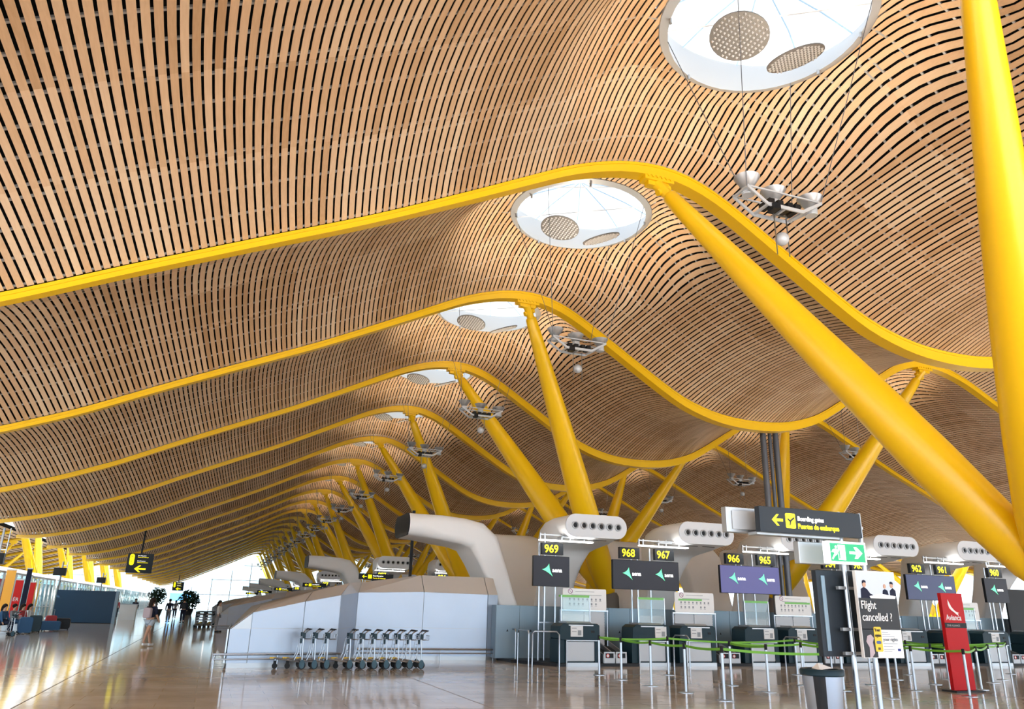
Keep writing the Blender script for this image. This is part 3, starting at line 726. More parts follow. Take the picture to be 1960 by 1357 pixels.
# ------------------------------------------------------------------ desks
PAPER = mat('label_paper', (.75, .78, .80), .5)
def desk(x, y, label, lp):
    root = thing('check_in_desk', label, 'check-in desk', (x, y, 0))
    mb = MB(); mb.prism([(-.70, .80), (-.62, .76), (.66, .76), (.68, .80), (.68, 1.20), (.60, 1.25), (-.55, 1.25), (-.68, 1.16)], 'y', .0, .75); mb.build('console', TEAL, root, bevel=.015)
    mb = MB(); mb.prism([(-.03, 1.18), (-.03, 1.21), (.2, 1.30), (.75, 1.30), (.75, 1.26), (.2, 1.26)], 'x', -.40, .45); mb.build('worktop', ALU, root)
    mb = MB(); mb.box(lp, lp + .42, -.02, -.002, .86, 1.20); l = mb.build('label_sheet', PAPER, root)
    mb = MB(); mb.box(lp + .24, lp + .36, -.024, -.02, .90, 1.05); mb.box(lp + .04, lp + .2, -.024, -.02, 1.10, 1.12); mb.box(lp + .04, lp + .2, -.024, -.02, 1.0, 1.02); mb.build('print', INK, l)
    mb = MB(); mb.box(-.46, .52, .04, .10, .14, .73); mb.build('front_panel', GREYP, root, bevel=.02)
    mb = MB(); mb.box(.52, .68, .02, .75, .1, .78); mb.box(-.70, -.46, .06, .75, .1, .78); mb.box(-.46, .52, .10, .75, .1, .78); mb.build('carcass', TEAL, root)
    mb = MB(); mb.box(-.48, .60, -.02, .02, .735, .765); mb.box(-.46, .66, -.02, .06, .0, .11); mb.box(-.48, -.45, -.02, .03, .0, .75); mb.build('foot_rail', ALU, root)
    mb = MB(); mb.box(.38, .50, -.01, 0, .98, 1.05); mb.build('keyhole_plate', DARK, root)
    return root
spec = [(10.95, '969', -.33), (13.5, '968', .12), (15.25, '967', -.28), (17.8, '966', .08), (19.6, '965', -.32), (22.1, '964', .1), (24.6, '963', -.55), (26.75, '962', .1), (28.8, '961', -.25), (31.2, '960', .1)]
for x, n, lp in spec: desk(x, 22.92, 'dark teal check-in desk, %s from left in the front row, near screen %s' % (ORD[spec.index((x, n, lp))], n), lp)
def conveyor(x, y, label):
    root = thing('baggage_conveyor', label, 'conveyor', (x, y, 0))
    mb = MB(); mb.prism([(0, .1), (2.1, .1), (2.1, .9), (1.2, .7), (0, .34)], 'x', -.42, -.39); mb.prism([(0, .1), (2.1, .1), (2.1, .9), (1.2, .7), (0, .34)], 'x', .39, .42); mb.prism([(0, .1), (2.1, .1), (2.1, .9), (1.2, .7), (0, .34)], 'x', -.02, .02); mb.build('side_wall', ALU, root)
    mb = MB(); mb.prism([(0, .1), (2.1, .1), (2.1, .75), (1.2, .55), (0, .24)], 'x', -.40, .40); mb.build('belt', RUB, root)
    for s_ in (-.21, .21):
        mb = MB(); mb.box(s_ - .19, s_ + .19, -.03, 0, .02, .42); p = mb.build('front_plate', GREYP, root)
        mb = MB(); mb.box(s_ - .14, s_ + .14, -.034, -.03, .24, .38); q = mb.build('notice', DARK, p)
        mb = MB(); a = [(s_ - .06 + r * math.cos(t), -.037, .31 + r * math.sin(t)) for r in (.058, .042) for t in np.linspace(0, 2 * PI, 13)[:-1]]
        mb.add(a, [(k, (k + 1) % 12, 12 + (k + 1) % 12, 12 + k) for k in range(12)]); mb.mk(1); mb.add([(s_ - .06 + .042 * math.cos(t), -.036, .31 + .042 * math.sin(t)) for t in np.linspace(0, 2 * PI, 13)[:-1]], [tuple(range(12))]); mb.build('no_entry_mark', [REDL, PAPER], q)
    return root
for q, (x, n) in enumerate(((12.2, '969 and 968'), (16.5, '967 and 966'), (20.85, '965 and 964'), (25.75, '963 and 962'), (30.0, '961 and 960'))):
    conveyor(x, 23.0, 'short baggage belt, %s from left, between desks %s' % (ORD[q], n))
# office chairs between the desks
def chair(x, y, rz, label):
    root = thing('office_chair', label, 'chair', (x, y, .09), None, rz)
    mb = MB(); mb.prism(rrect(-.24, .24, .55, 1.15, .09), 'y', .18, .24)
    for k in range(5): mb.box(-.2, .2, .165, .18, .62 + k * .1, .65 + k * .1)
    mb.build('backrest', RUB, root, bevel=.02)
    mb = MB(); mb.prism(rrect(-.25, .25, -.22, .24, .08), 'z', .44, .52); mb.build('seat', RUB, root, bevel=.02)
    mb = MB(); mb.cyl((0, 0, .08), (0, 0, .44), .03, n=8); mb.box(-.02, .02, .2, .24, .45, .8); mb.build('post', ALU, root)
    mb = MB()
    for k in range(5): t = k * 2 * PI / 5; mb.cyl((0, 0, .1), (.28 * math.cos(t), .28 * math.sin(t), .05), .02, n=6); mb.ball((.28 * math.cos(t), .28 * math.sin(t), .03), .03, 6)
    mb.build('star_base', DGREY, root)
chair(12.35, 24.6, .5, 'black office chair, leftmost, behind the belt right of desk 969'); chair(16.6, 24.6, .5, 'black office chair, middle one, behind the belt right of desk 967'); chair(21.0, 24.6, .4, 'black office chair by desks 965 and 964')
# bent tube barriers
def barrier(pts, label, h=1.0):
    a, b = Vector((pts[0][0], pts[0][1], 0)), Vector((pts[1][0], pts[1][1], 0)); u = (b - a).normalized() * .08
    mb = MB(); mb.tube([a, a + Vector((0, 0, h - .08)), a + u + Vector((0, 0, h)), b - u + Vector((0, 0, h)), b + Vector((0, 0, h - .08)), b], .024, 8)
    o = mb.build('tube_barrier', STEEL, None, smooth=True); tag(o, label, 'barrier')
barrier(((9.72, 26.3), (9.58, 24.95)), 'bent steel tube barrier beside the enclosure, farthest of the three'); barrier(((9.43, 24.35), (9.38, 23.3)), 'bent steel tube barrier, middle one by the plinth corner'); barrier(((9.46, 23.2), (10.15, 22.72)), 'bent steel tube barrier in front of desk 969')
barrier(((14.22, 22.8), (14.42, 22.2)), 'small bent steel barrier left of the third desk from left', .95); barrier(((18.6, 22.8), (18.85, 22.2)), 'small bent steel barrier left of the fifth desk from left', .95)
# grey drain pipes dropping from the roof valley
for n, (x, r) in enumerate(((20.0, .12), (20.33, .075), (20.62, .12))):
    mb = MB(); mb.cyl((x, 24.75, .09), (x, 24.75, 9.05), r, n=14); mb.cyl((x, 24.75, 4.4), (x, 24.75, 4.5), r + .02, n=14)
    tag(mb.build('drain_pipe', PIPE, None, smooth=True), 'tall dark grey drain pipe behind desk 965, %s of three' % ('left', 'thin middle one', 'right')[n], 'pipe')
# dark board at the right edge
root = thing('dark_board', 'large plain dark board beside display 960 at the right edge', 'board', (31.9, 24.6, 0))
mb = MB(); mb.box(0, 2.6, 0, .08, 1.05, 2.95); mb.build('panel', DARK, root); mb = MB(); mb.box(.1, .15, .02, .06, .09, 1.05); mb.box(2.4, 2.45, .02, .06, .09, 1.05); mb.build('legs', ALU, root)
# ------------------------------------------------------------------ queue posts and tapes
posts = [(10.06, 19.88), (9.98, 18.49), (9.89, 16.88), (9.86, 15.38), (9.8, 13.92), (12.14, 19.77), (12.06, 16.8), (11.92, 15.25), (16.33, 19.54), (14.05, 16.61), (14.12, 15.35), (13.91, 13.75),
         (16.14, 16.55), (16.08, 15.13), (16.29, 13.85), (18.37, 17.87), (18.24, 16.5), (18.24, 15.14), (18.9, 20.98), (20.36, 19.32), (20.16, 17.74), (20.64, 16.74), (22.11, 17.59), (24.88, 19.48)]
tapes = {0: [1, 5], 1: [2], 2: [3], 3: [4], 5: [8], 6: [7], 4: [11], 9: [10, 6], 10: [11], 8: [12], 12: [13], 13: [14], 15: [16], 16: [17], 18: [19], 19: [20], 20: [21], 22: [21], 23: [22, 18], 14: [17], 17: [21]}
proto_post = None
def post(i):
    x, y = posts[i]; col = sorted(set(round(p[0] / 2) for p in posts)).index(round(x / 2)); row = sorted([p[1] for p in posts if round(p[0] / 2) == round(x / 2)]).index(y)
    lab = 'steel queue post with tape, %s line from left, %s from the front' % (ORD[col], ORD[row])
    root = thing('queue_post', lab, 'queue post', (x, y, 0), 'steel queue posts')
    if i == 0:
        mb = MB(); mb.lathe([(.03, .02), (.03, .9), (.028, .9)], n=14); mb.build('tube', STEEL, root, smooth=True)
        mb = MB(); mb.lathe([(.165, 0), (.165, .008), (.04, .022)], n=24); mb.build('base', STEEL, root, smooth=True)
        mb = MB(); mb.lathe([(.033, .88), (.033, 1.0), (.02, 1.005)], n=14); mb.build('head', RUB, root, smooth=True)
        global PP; PP = list(root.children)
    else:
        for ch in PP: c = ch.copy(); C.objects.link(c); c.parent = root
    for j in tapes.get(i, []):
        d = Vector((posts[j][0] - x, posts[j][1] - y, 0)); L = d.length; u = d / L; s = u * .035; mb = MB(); n = Vector((-u.y, u.x, 0)) * .0015
        sag = .02 * L; N = 6; V = []
        for k in range(N + 1):
            t = k / N; p = s + (d - 2 * s) * t - Vector((0, 0, 4 * sag * t * (1 - t)))
            for zz, q in ((.925, n), (.975, n), (.975, -n), (.925, -n)): V.append(p + q + Vector((0, 0, zz)))
        Fc = [(k * 4 + a, k * 4 + (a + 1) % 4, k * 4 + 4 + (a + 1) % 4, k * 4 + 4 + a) for k in range(N) for a in range(4)]
        mb.add(V, Fc); mb.build('tape', TAPE, root)
for i in range(len(posts)): post(i)
# ------------------------------------------------------------------ litter bin
root = thing('litter_bin', 'round steel litter bin with dark rim at the bottom edge', 'bin', (8.68, 9.85, 0))
mb = MB(); mb.lathe([(.22, .0), (.225, .02), (.285, .80), (.27, .80)], n=28); mb.build('body', BRUSH, root, smooth=True)
mb = MB(); mb.lathe([(.30, .785), (.315, .80), (.315, .86), (.30, .88), (.24, .88), (.23, .86), (.23, .80)], n=28); mb.build('rim', TEAL, root, smooth=True)
mb = MB()
for a0, a1 in ((-2.75, -2.15),): mb.add([((.228 + .064 * z / .8) * math.cos(a), (.228 + .064 * z / .8) * math.sin(a), z) for z in (.02, .79) for a in np.linspace(a0, a1, 6)], [(k, k + 1, 7 + k, 6 + k) for k in range(5)])
mb.build('dark_band', DGREY, root)
mb = MB(); mb.add([(-.12, -.1, .87), (.15, -.08, .89), (.1, .12, .93), (-.02, .05, .96), (-.1, .1, .88)], [(0, 1, 3), (1, 2, 3), (2, 4, 3), (4, 0, 3)]); mb.build('liner_bag', WPAINT, root)
# ------------------------------------------------------------------ signpost
root = thing('signpost', 'two-pole steel signpost with boarding gates sign, exit sign and flight poster', 'signpost', (0, 9.5, 0))
mb = MB()
for x, zt in ((9.17, 3.2), (9.58, 3.2)): mb.cyl((x, .2, 0), (x, .2, zt), .038, n=16)
mb.lathe([(.36, 0), (.36, .015), (.1, .03)], (9.37, .2, 0), 28); mb.build('poles', STEEL, root, smooth=True)
mb = MB()
for z in (1.08, 1.42, 2.02, 2.5, 2.95): mb.box(9.0, 9.62, .17, .23, z, z + .045)
mb.build('cross_bars', ALU, root)
mb = MB(); mb.box(7.48, 9.40, -.02, .09, 2.79, 3.165); sg = mb.build('gates_sign', SIGNG, root, bevel=.006)
mb = MB(); mb.box(7.12, 9.1, .30, .42, 2.79, 3.165); bs = mb.build('rear_sign', ALU, root, bevel=.006)
mb = MB(); mb.box(7.22, 8.9, .285, .30, 2.84, 3.11); mb.build('rear_sign_frame', GREYP, bs)
mb = MB(); mb.box(7.50, 9.05, .09, .3, 2.76, 2.80); mb.build('tray', ALU, root)
mb = MB(); mb.prism([(7.70, 2.975), (7.79, 3.06), (7.83, 3.06), (7.77, 2.995), (7.90, 2.995), (7.90, 2.955), (7.77, 2.955), (7.83, 2.89), (7.79, 2.89)], 'y', -.024, -.02)
mb.prism(rrect(7.95, 8.13, 2.865, 3.085, .02, 3), 'y', -.024, -.02); mb.build('arrow_and_panel', LYEL, sg)
mb = MB(); mb.prism([(7.98, 3.0), (8.0, 3.01), (8.03, 2.985), (8.10, 3.03), (8.115, 3.03), (8.115, 3.015), (8.05, 2.965), (8.03, 2.905), (8.015, 2.905), (8.025, 2.955), (8.0, 2.975)], 'y', -.028, -.024); mb.build('plane_pictogram', SIGNG, sg)
text('Boarding gates', .098, LWHT, sg, (8.17, -.024, 2.985), sx=.86, bold=.012); text('Puertas de embarque', .105, LYEL, sg, (8.17, -.024, 2.87), sx=.86, bold=.022)
# exit sign
mb = MB(); mb.box(8.68, 9.42, -.04, .08, 2.385, 2.72); ex = mb.build('exit_sign', EXW, root, bevel=.01)
mb = MB(); mb.box(8.72, 9.38, -.046, -.04, 2.42, 2.685); mb.build('green_field', EXG, ex)
mb = MB(); mb.box(8.86, 9.00, -.05, -.046, 2.44, 2.665)
mb.prism([(9.08, 2.535), (9.08, 2.575), (9.21, 2.575), (9.17, 2.64), (9.23, 2.64), (9.33, 2.555), (9.23, 2.47), (9.17, 2.47), (9.21, 2.535)], 'y', -.05, -.046)
a = [(8.825 + .02 * math.cos(t), 2.63 + .022 * math.sin(t)) for t in np.linspace(0, 2 * PI, 13)[:-1]]; mb.prism(a, 'y', -.05, -.046)
mb.prism([(8.80, 2.60), (8.84, 2.60), (8.86, 2.56), (8.84, 2.52), (8.79, 2.49), (8.75, 2.44), (8.735, 2.46), (8.77, 2.51), (8.79, 2.53), (8.765, 2.56), (8.745, 2.545), (8.735, 2.555), (8.76, 2.59)], 'y', -.05, -.046)
mb.build('running_figure', EXW, ex)
mb = MB(); mb.prism([(8.86, 2.55), (8.89, 2.59), (8.885, 2.56), (8.89, 2.47), (8.87, 2.45), (8.87, 2.52)], 'y', -.054, -.05); mb.build('door_figure', EXG, ex)
mb = MB(); mb.box(8.42, 9.0, .30, .42, 2.385, 2.72); mb.build('rear_exit_sign', ALU, root, bevel=.01)
# poster case, front and rear
mb = MB(); mb.box(9.16, 9.93, -.03, .03, 1.05, 2.30); ps = mb.build('poster_frame', WPAINT, root, bevel=.004)
mb = MB(); mb.box(8.72, 9.5, .32, .42, 1.05, 2.30); rp = mb.build('rear_poster_case', SIGNG, root, bevel=.006)
mb = MB(); mb.box(8.80, 8.87, .305, .32, 1.13, 2.22); mb.build('light_strip', LOCK, rp)
y = -.034
mb = MB(); mb.box(9.17, 9.92, y, -.03, 1.72, 2.29); mb.build('poster_photo', SKYP, ps)
mb = MB(); mb.box(9.17, 9.92, y - .002, -.03, 1.45, 1.90); mb.box(9.17, 9.42, y - .002, -.03, 1.06, 1.46); mb.build('poster_dark_area', PDK, ps)
mb = MB()
for (hx, hz, s_, ci) in ((9.30, 2.10, 1.0, 0), (9.70, 2.08, .75, 1), (9.84, 2.10, .9, 2)):
    mb.prism([(hx + .035 * s_ * math.cos(t), hz + .045 * s_ * math.sin(t)) for t in np.linspace(0, 2 * PI, 13)[:-1]], 'y', y - .006, y)
mb.build('poster_heads', SKIN, ps)
mb = MB(); mb.prism([(9.22, 1.90), (9.23, 2.03), (9.29, 2.06), (9.35, 2.03), (9.40, 1.97), (9.50, 1.93), (9.50, 1.90)], 'y', y - .005, y); mb.prism([(9.64, 1.93), (9.66, 2.02), (9.70, 2.04), (9.75, 2.02), (9.77, 1.93)], 'y', y - .005, y); mb.prism([(9.79, 1.90), (9.80, 2.02), (9.86, 2.06), (9.91, 2.02), (9.91, 1.90)], 'y', y - .005, y)
mb.prism([(9.265, 2.11), (9.27, 2.15), (9.30, 2.165), (9.335, 2.15), (9.335, 2.12), (9.30, 2.13)], 'y', y - .008, y); mb.prism([(9.81, 2.12), (9.815, 2.15), (9.84, 2.155), (9.87, 2.14), (9.87, 2.11), (9.84, 2.12)], 'y', y - .008, y)
mb.build('poster_figures', NAVYC, ps)
mb = MB(); mb.prism([(9.38, 1.93), (9.60, 1.97), (9.90, 1.94), (9.88, 1.90), (9.40, 1.90)], 'y', y - .007, y); mb.build('poster_table', WPAINT, ps)
mb = MB(); mb.prism([(9.22, 1.28), (9.25, 1.36), (9.32, 1.38), (9.37, 1.33), (9.34, 1.27), (9.36, 1.12), (9.30, 1.06), (9.26, 1.06), (9.27, 1.2)], 'y', y - .005, y); mb.build('poster_caller', PINKC, ps)
LW2 = mat('poster_white', (.86, .87, .88), .5)
text('Flight', .17, LW2, ps, (9.19, y - .007, 1.745), sx=.80, bold=.004); text('cancelled ?', .165, LW2, ps, (9.19, y - .007, 1.575), sx=.82, bold=.004)
mb = MB(); mb.prism(rrect(9.385, 9.525, 1.14, 1.49, .02, 3), 'y', -.04, -.03); ph = mb.build('yellow_phone_card', mat('card_yellow', (.85, .58, .03), .5), ps)
text('Your', .062, PDK, ph, (9.395, -.043, 1.425), sx=.85, bold=.02); text('rights', .06, PDK, ph, (9.395, -.043, 1.35), sx=.85, bold=.02)
mb = MB(); mb.prism(rrect(9.41, 9.50, 1.25, 1.29, .018, 3), 'y', -.043, -.04); mb.mk(1).box(9.43, 9.475, -.043, -.04, 1.165, 1.20); mb.build('card_motifs', [mat('motif_blue', (.05, .1, .3), .5), mat('motif_dark', (.08, .05, .03), .5)], ph)
text('your rights', .072, INK, ps, (9.55, y - .003, 1.29), sx=.9)
mb = MB()
for z, x1 in ((1.41, 9.66), (1.38, 9.70), (1.35, 9.78), (1.25, 9.82), (1.21, 9.72), (1.17, 9.75), (1.145, 9.70)): mb.box(9.55, x1, y - .001, -.03, z, z + .008)
mb.build('small_print', INK, ps)
mb = MB(); mb.box(9.82, 9.87, y - .002, -.03, 1.15, 1.185); mb.build('flag_mark', mat('flag_blue', (.01, .03, .25), .5), ps)
# ------------------------------------------------------------------ red totem
root = thing('airline_totem', 'tall narrow red totem with white bird emblem and airline name', 'totem', (16.83, 14.7, 0))
mb = MB(); mb.box(0, .70, 0, .10, .04, 2.25); bd = mb.build('panel', RED, root, bevel=.004)
mb = MB(); mb.box(-.12, .82, -.16, .26, 0, .04); mb.build('base', DGREY, root, bevel=.006)
mb = MB(); mb.box(-.004, .704, -.006, 0, 1.44, 1.56); bb = mb.build('black_band', DARK, bd)
text('STAR ALLIANCE', .062, mat('band_print', (.45, .45, .46), .5), bb, (.06, -.008, 1.475), sx=.95)
text('Avianca', .185, LW2, bd, (.07, -.004, 1.62), sx=.86, bold=.012)
mb = MB(); mb.prism([(.20, 2.10), (.19, 1.99), (.22, 1.90), (.29, 1.84), (.35, 1.81), (.42, 1.76), (.50, 1.72), (.47, 1.78), (.52, 1.79), (.45, 1.81), (.40, 1.83), (.35, 1.87), (.29, 1.93), (.24, 2.02)], 'y', -.006, 0); mb.build('bird_emblem', LW2, bd)
mb = MB(); mb.box(.34, .37, -.004, 0, .90, .93); mb.build('sticker', PAPER, bd)
# ------------------------------------------------------------------ luggage trolleys
def trolley(loc, rz, label, group, det=True):
    root = thing('luggage_trolley', label, 'luggage trolley', loc, group, rz)
    mb = MB(); mb.tube([(.0, -.24, .18), (-.01, -.24, .55), (-.02, -.24, .80), (.04, -.24, .92), (.12, -.24, .98)], .017, 8); mb.tube([(.0, .24, .18), (-.01, .24, .55), (-.02, .24, .80), (.04, .24, .92), (.12, .24, .98)], .017, 8)
    mb.tube([(-.20, -.2, .22), (-.12, -.2, .40), (-.09, -.2, .72), (.0, -.22, .85)], .011, 6); mb.tube([(-.20, .2, .22), (-.12, .2, .40), (-.09, .2, .72), (.0, .22, .85)], .011, 6)
    mb.tube([(0, -.25, .17), (-.35, -.20, .215), (-.68, -.10, .26), (-.72, 0, .26), (-.68, .10, .26), (-.35, .20, .215), (0, .25, .17)], .015, 8)
    mb.tube([(0, -.12, .17), (-.66, -.06, .25)], .01, 6); mb.tube([(0, .12, .17), (-.66, .06, .25)], .01, 6)
    for z in (.45, .62, .8): mb.cyl((-.06, -.22, z), (-.06, .22, z), .008, n=6)
    mb.cyl((0, -.26, .14), (0, .26, .14), .018, n=8); mb.cyl((-.66, 0, .25), (-.66, 0, .1), .015, n=6); mb.build('frame', STEEL, root, smooth=True)
    mb = MB(); mb.cyl((.12, -.27, .985), (.12, .27, .985), .024, n=10); mb.prism([(.06, .965), (.06, .985), (.19, 1.0), (.19, .975)], 'y', -.2, .2); mb.build('handle', RUB, root)
    mb = MB(); mb.box(-.05, .03, -.26, -.19, .76, .90); mb.box(-.1, -.05, -.22, -.17, .64, .76); mb.build('brake_box', TEAL, root); mb = MB(); mb.box(-.05, .03, .19, .26, .76, .90); mb.build('brake_box', TEAL, root)
    mb = MB(); mb.tube([(.03, -.2, .74), (.20, -.2, .74), (.22, -.2, .86), (.22, .2, .86), (.20, .2, .74), (.03, .2, .74)], .008, 5)
    for q in (-.1, 0, .1): mb.tube([(.03, q, .74), (.20, q, .74), (.22, q, .86)], .005, 4)
    mb.build('basket', STEEL, root)
    for s_ in (-.27, .27):
        mb = MB(); mb.cyl((0, s_ - .02, .10), (0, s_ + .02, .10), .098, n=20); wh = mb.build('wheel', RUB, root, smooth=True)
        mb = MB(); mb.prism([(.07 * math.cos(t), .13 + .11 * math.sin(t)) for t in np.linspace(0, 2 * PI, 17)[:-1]], 'y', s_ - .032 if s_ < 0 else s_ + .02, s_ - .02 if s_ < 0 else s_ + .032); mb.build('wheel_cover', WHEEL, wh)
    mb = MB(); mb.cyl((-.66, -.02, .07), (-.66, .02, .07), .07, n=16); mb.box(-.70, -.62, -.03, -.022, .06, .2); mb.build('front_wheel', RUB, root)
    mb = MB(); mb.box(-.80, -.64, -.07, .07, .255, .285); mb.build('bumper', WOODY, root)
    return root
cx = [2.48, 2.80, 3.12, 3.72, 4.06, 4.38, 4.71, 5.04, 5.36, 5.68]
t0 = None
for i, x in enumerate(cx):
    lab = 'silver luggage trolley, %s from left in the row of %s before the enclosure' % ((ORD[i], 'three') if i < 3 else (ORD[i - 3], 'seven'))
    if t0 is None: t0 = trolley((x, 22.27, 0), 0, lab, 'luggage trolleys in front of the enclosure')
    else: copy_tree(t0, (x, 22.27, 0), lab)
for i in range(9): copy_tree(t0, (-.45 + .02 * i, 56.8 + .55 * i, 0), 'nested luggage trolley in the stack standing in the walkway', 'trolleys nested in the walkway', rz=-PI / 2)
for i in range(8): copy_tree(t0, (.12 + .02 * i, 57.5 + .55 * i, 0), 'nested luggage trolley in the stack standing in the walkway', 'trolleys nested in the walkway', rz=-PI / 2)
copy_tree(t0, (-7.85, 40.6, 0), 'luggage trolley at the left edge beside the seated people', rz=.4)
copy_tree(t0, (26.2, 19.0, 0), 'luggage trolley with a bag at the right edge', rz=2.6)
root = thing('travel_bag', 'brown travel bag on the trolley at the right edge', 'bag', (25.9, 18.8, .28)); mb = MB(); mb.prism(rrect(-.25, .25, 0, .42, .1), 'y', -.2, .2); mb.build('body', CONC, root, bevel=.03); mb = MB(); mb.tube([(-.1, 0, .42), (-.08, 0, .52), (.08, 0, .52), (.1, 0, .42)], .015, 6); mb.build('handle', RUB, root)
# ------------------------------------------------------------------ hanging direction signs in the aisle
def dirsign(x, y, z0, s, zc_, label, kind=0):
    root = thing('direction_sign', label, 'sign', (x, y, z0))
    W, H = 1.58 * s, 1.25 * s
    mb = MB(); mb.box(0, W, 0, .14, 0, H); bd = mb.build('board', SIGNG, root, bevel=.01)
    mb = MB(); mb.cyl((W * .5, .07, H), (W * .52, .07, zc_ - z0), .06 * s, n=10); mb.build('hanging_pole', DGREY, root)
    mb = MB(); mb.prism(rrect(.14 * s, .42 * s, .48 * s, 1.20 * s, .13 * s, 5), 'y', -.01, 0)
    mb.prism([(.5 * s, .26 * s), (.78 * s, .48 * s), (.9 * s, .48 * s), (.72 * s, .31 * s), (1.2 * s, .31 * s), (1.2 * s, .21 * s), (.72 * s, .21 * s), (.9 * s, .05 * s), (.78 * s, .05 * s)], 'y', -.01, 0); mb.build('arrow_and_pictogram_panel', LYEL, bd)
    text('H', .17 * s, DARK, bd, (.21 * s, -.015, .98 * s), bold=.02); text('z', .17 * s, DARK, bd, (.22 * s, -.015, .70 * s), bold=.02)
    for q, (a, b_) in enumerate((('Boarding gates', 'Puertas de embarque'), ('Boarding gates', 'Puertas de embarque'))):
        text(a, .085 * s, LWHT, bd, (.62 * s, -.012, (1.08 - q * .34) * s), bold=.01); text(b_, .085 * s, LYEL, bd, (.62 * s, -.012, (.98 - q * .34) * s), sx=.9, bold=.01)
    return root
dirsign(-5.62, 59.83, 3.40, 1.03, 6.32, 'dark hanging direction sign with yellow pictogram and left arrow, nearer one in the aisle')
dirsign(-6.3, 149.83, 3.4, 1.15, 6.15, 'dark hanging direction sign with yellow arrow, farther one down the aisle')
def gate_board(x, y, label):
    root = thing('gates_board', label, 'sign', (x, y, 0)); mb = MB(); mb.box(0, 2.2, 0, .12, 3.22, 3.58); b = mb.build('board', SIGNG, root)
    mb = MB(); mb.prism([(.2, 3.40), (.32, 3.50), (.36, 3.50), (.29, 3.42), (.5, 3.42), (.5, 3.38), (.29, 3.38), (.36, 3.30), (.32, 3.30)], 'y', -.01, 0); mb.box(.58, .82, -.01, 0, 3.28, 3.52); mb.build('arrow_and_panel', LYEL, b)
    text('Boarding gates', .11, LWHT, b, (.9, -.012, 3.42), bold=.012); text('Puertas de embarque', .11, LYEL, b, (.9, -.012, 3.28), sx=.85, bold=.012)
    mb = MB(); mb.cyl((.3, .2, 0), (.3, .2, 3.6), .04, n=8); mb.cyl((1.9, .2, 0), (1.9, .2, 3.6), .04, n=8); mb.build('poles', STEEL, root)
for i in range(1, 6): gate_board(8.65 - .6 * (i - 1), 23.4 + 27 * i, 'long dark boarding gates sign at the end of the %s island' % ISL[i])
# slim mast seen behind the steel enclosure
mb = MB(); mb.cyl((9.0, 38, 0), (9.0, 38, 6.2), .08, n=10); tag(mb.build('slim_mast', DGREY), 'slim dark mast rising behind the white elbow duct', 'mast')
# ------------------------------------------------------------------ left side: navy board, counters, shops
root = thing('navy_board', 'large plain navy blue board standing at the left of the aisle', 'partition', (-10.1, 64, 0))
mb = MB(); mb.box(0, 3.75, 0, .5, .05, 2.2); mb.build('panel', NAVY, root); mb = MB(); mb.box(3.75, 3.95, -.05, .55, 0, 2.2); mb.build('silver_edge', LOCK, root); mb = MB(); mb.box(0, 3.75, .02, .48, 0, .05); mb.build('foot', DGREY, root)
root = thing('service_counter', 'white service counter standing right of the navy board', 'counter', (-7.2, 77.5, 0)); mb = MB(); mb.box(0, 1.3, 0, 1.2, 0, 1.25); mb.build('body', WPAINT, root); mb = MB(); mb.box(-.05, 1.35, -.05, 1.25, 1.25, 1.32); mb.build('top', GREYP, root)
mb = MB(); mb.box(0, 1.3, .1, .13, 1.32, 2.6); mb.build('glass_screen', GLASS, root)
def shop(y0, L, mats, label, h=3.0, x0=-11.2):
    root = thing('glass_shop_front', label, 'shop front', (x0, y0, 0)); mb = MB()
    n = int(L / 1.5)
    for i in range(n + 1): yy = L * i / n; mb.box(-.05, .05, yy - .05, yy + .05, 0, h)
    mb.box(-.06, .06, 0, L, h - .1, h); mb.box(-.06, .06, 0, L, 0, .12); mb.box(-.06, .06, 0, L, 1.0, 1.05); mb.box(-3, -.0, -.05, .05, h - .1, h); mb.box(-3, -2.9, -.05, .05, 0, h); mb.box(-1.5, -1.4, -.05, .05, 0, h); mb.build('frame', WPAINT, root)
    mb = MB(); mb.box(-.01, .01, .05, L - .05, .12, h - .1); mb.box(-2.9, -.05, -.01, .01, .1, h - .1); mb.build('glazing', GLASS, root)
    mb = MB(); mb.box(-.8, -.3, .3, L - .3, h, h + .25); mb.build('light_fascia', TUBE2, root)
    for i, m_ in enumerate(mats):
        w_ = L / len(mats); mb = MB(); mb.box(-1.0, -.85, i * w_ + .2, (i + 1) * w_ - .3, .15, h - .35); mb.build('display_panel', m_, root)
    return root
TUBE2 = mat('lit_fascia', (1, 1, 1), .5, emit=(.9, .95, 1), es=.8)
shop(40, 9, [WPAINT, AMB, AMB], 'glass shop front at the far left with amber and red panels, nearest one', 3.2)
shop(50, 9, [REDL, LOCK, REDL, WPAINT], 'glass shop front with red posters behind the seated people', 3.0, -10.9)
shop(60, 9, [DGREY, WPAINT, AMB], 'glass shop front beside the navy board', 3.0)
for i in range(11): shop(70 + i * 10.5, 9.5, [LOCK, WPAINT, DGREY, AMB][:2 + i % 3], 'lit glass shop front farther down the left side, %s past the navy board' % ORD[i], 3.0)
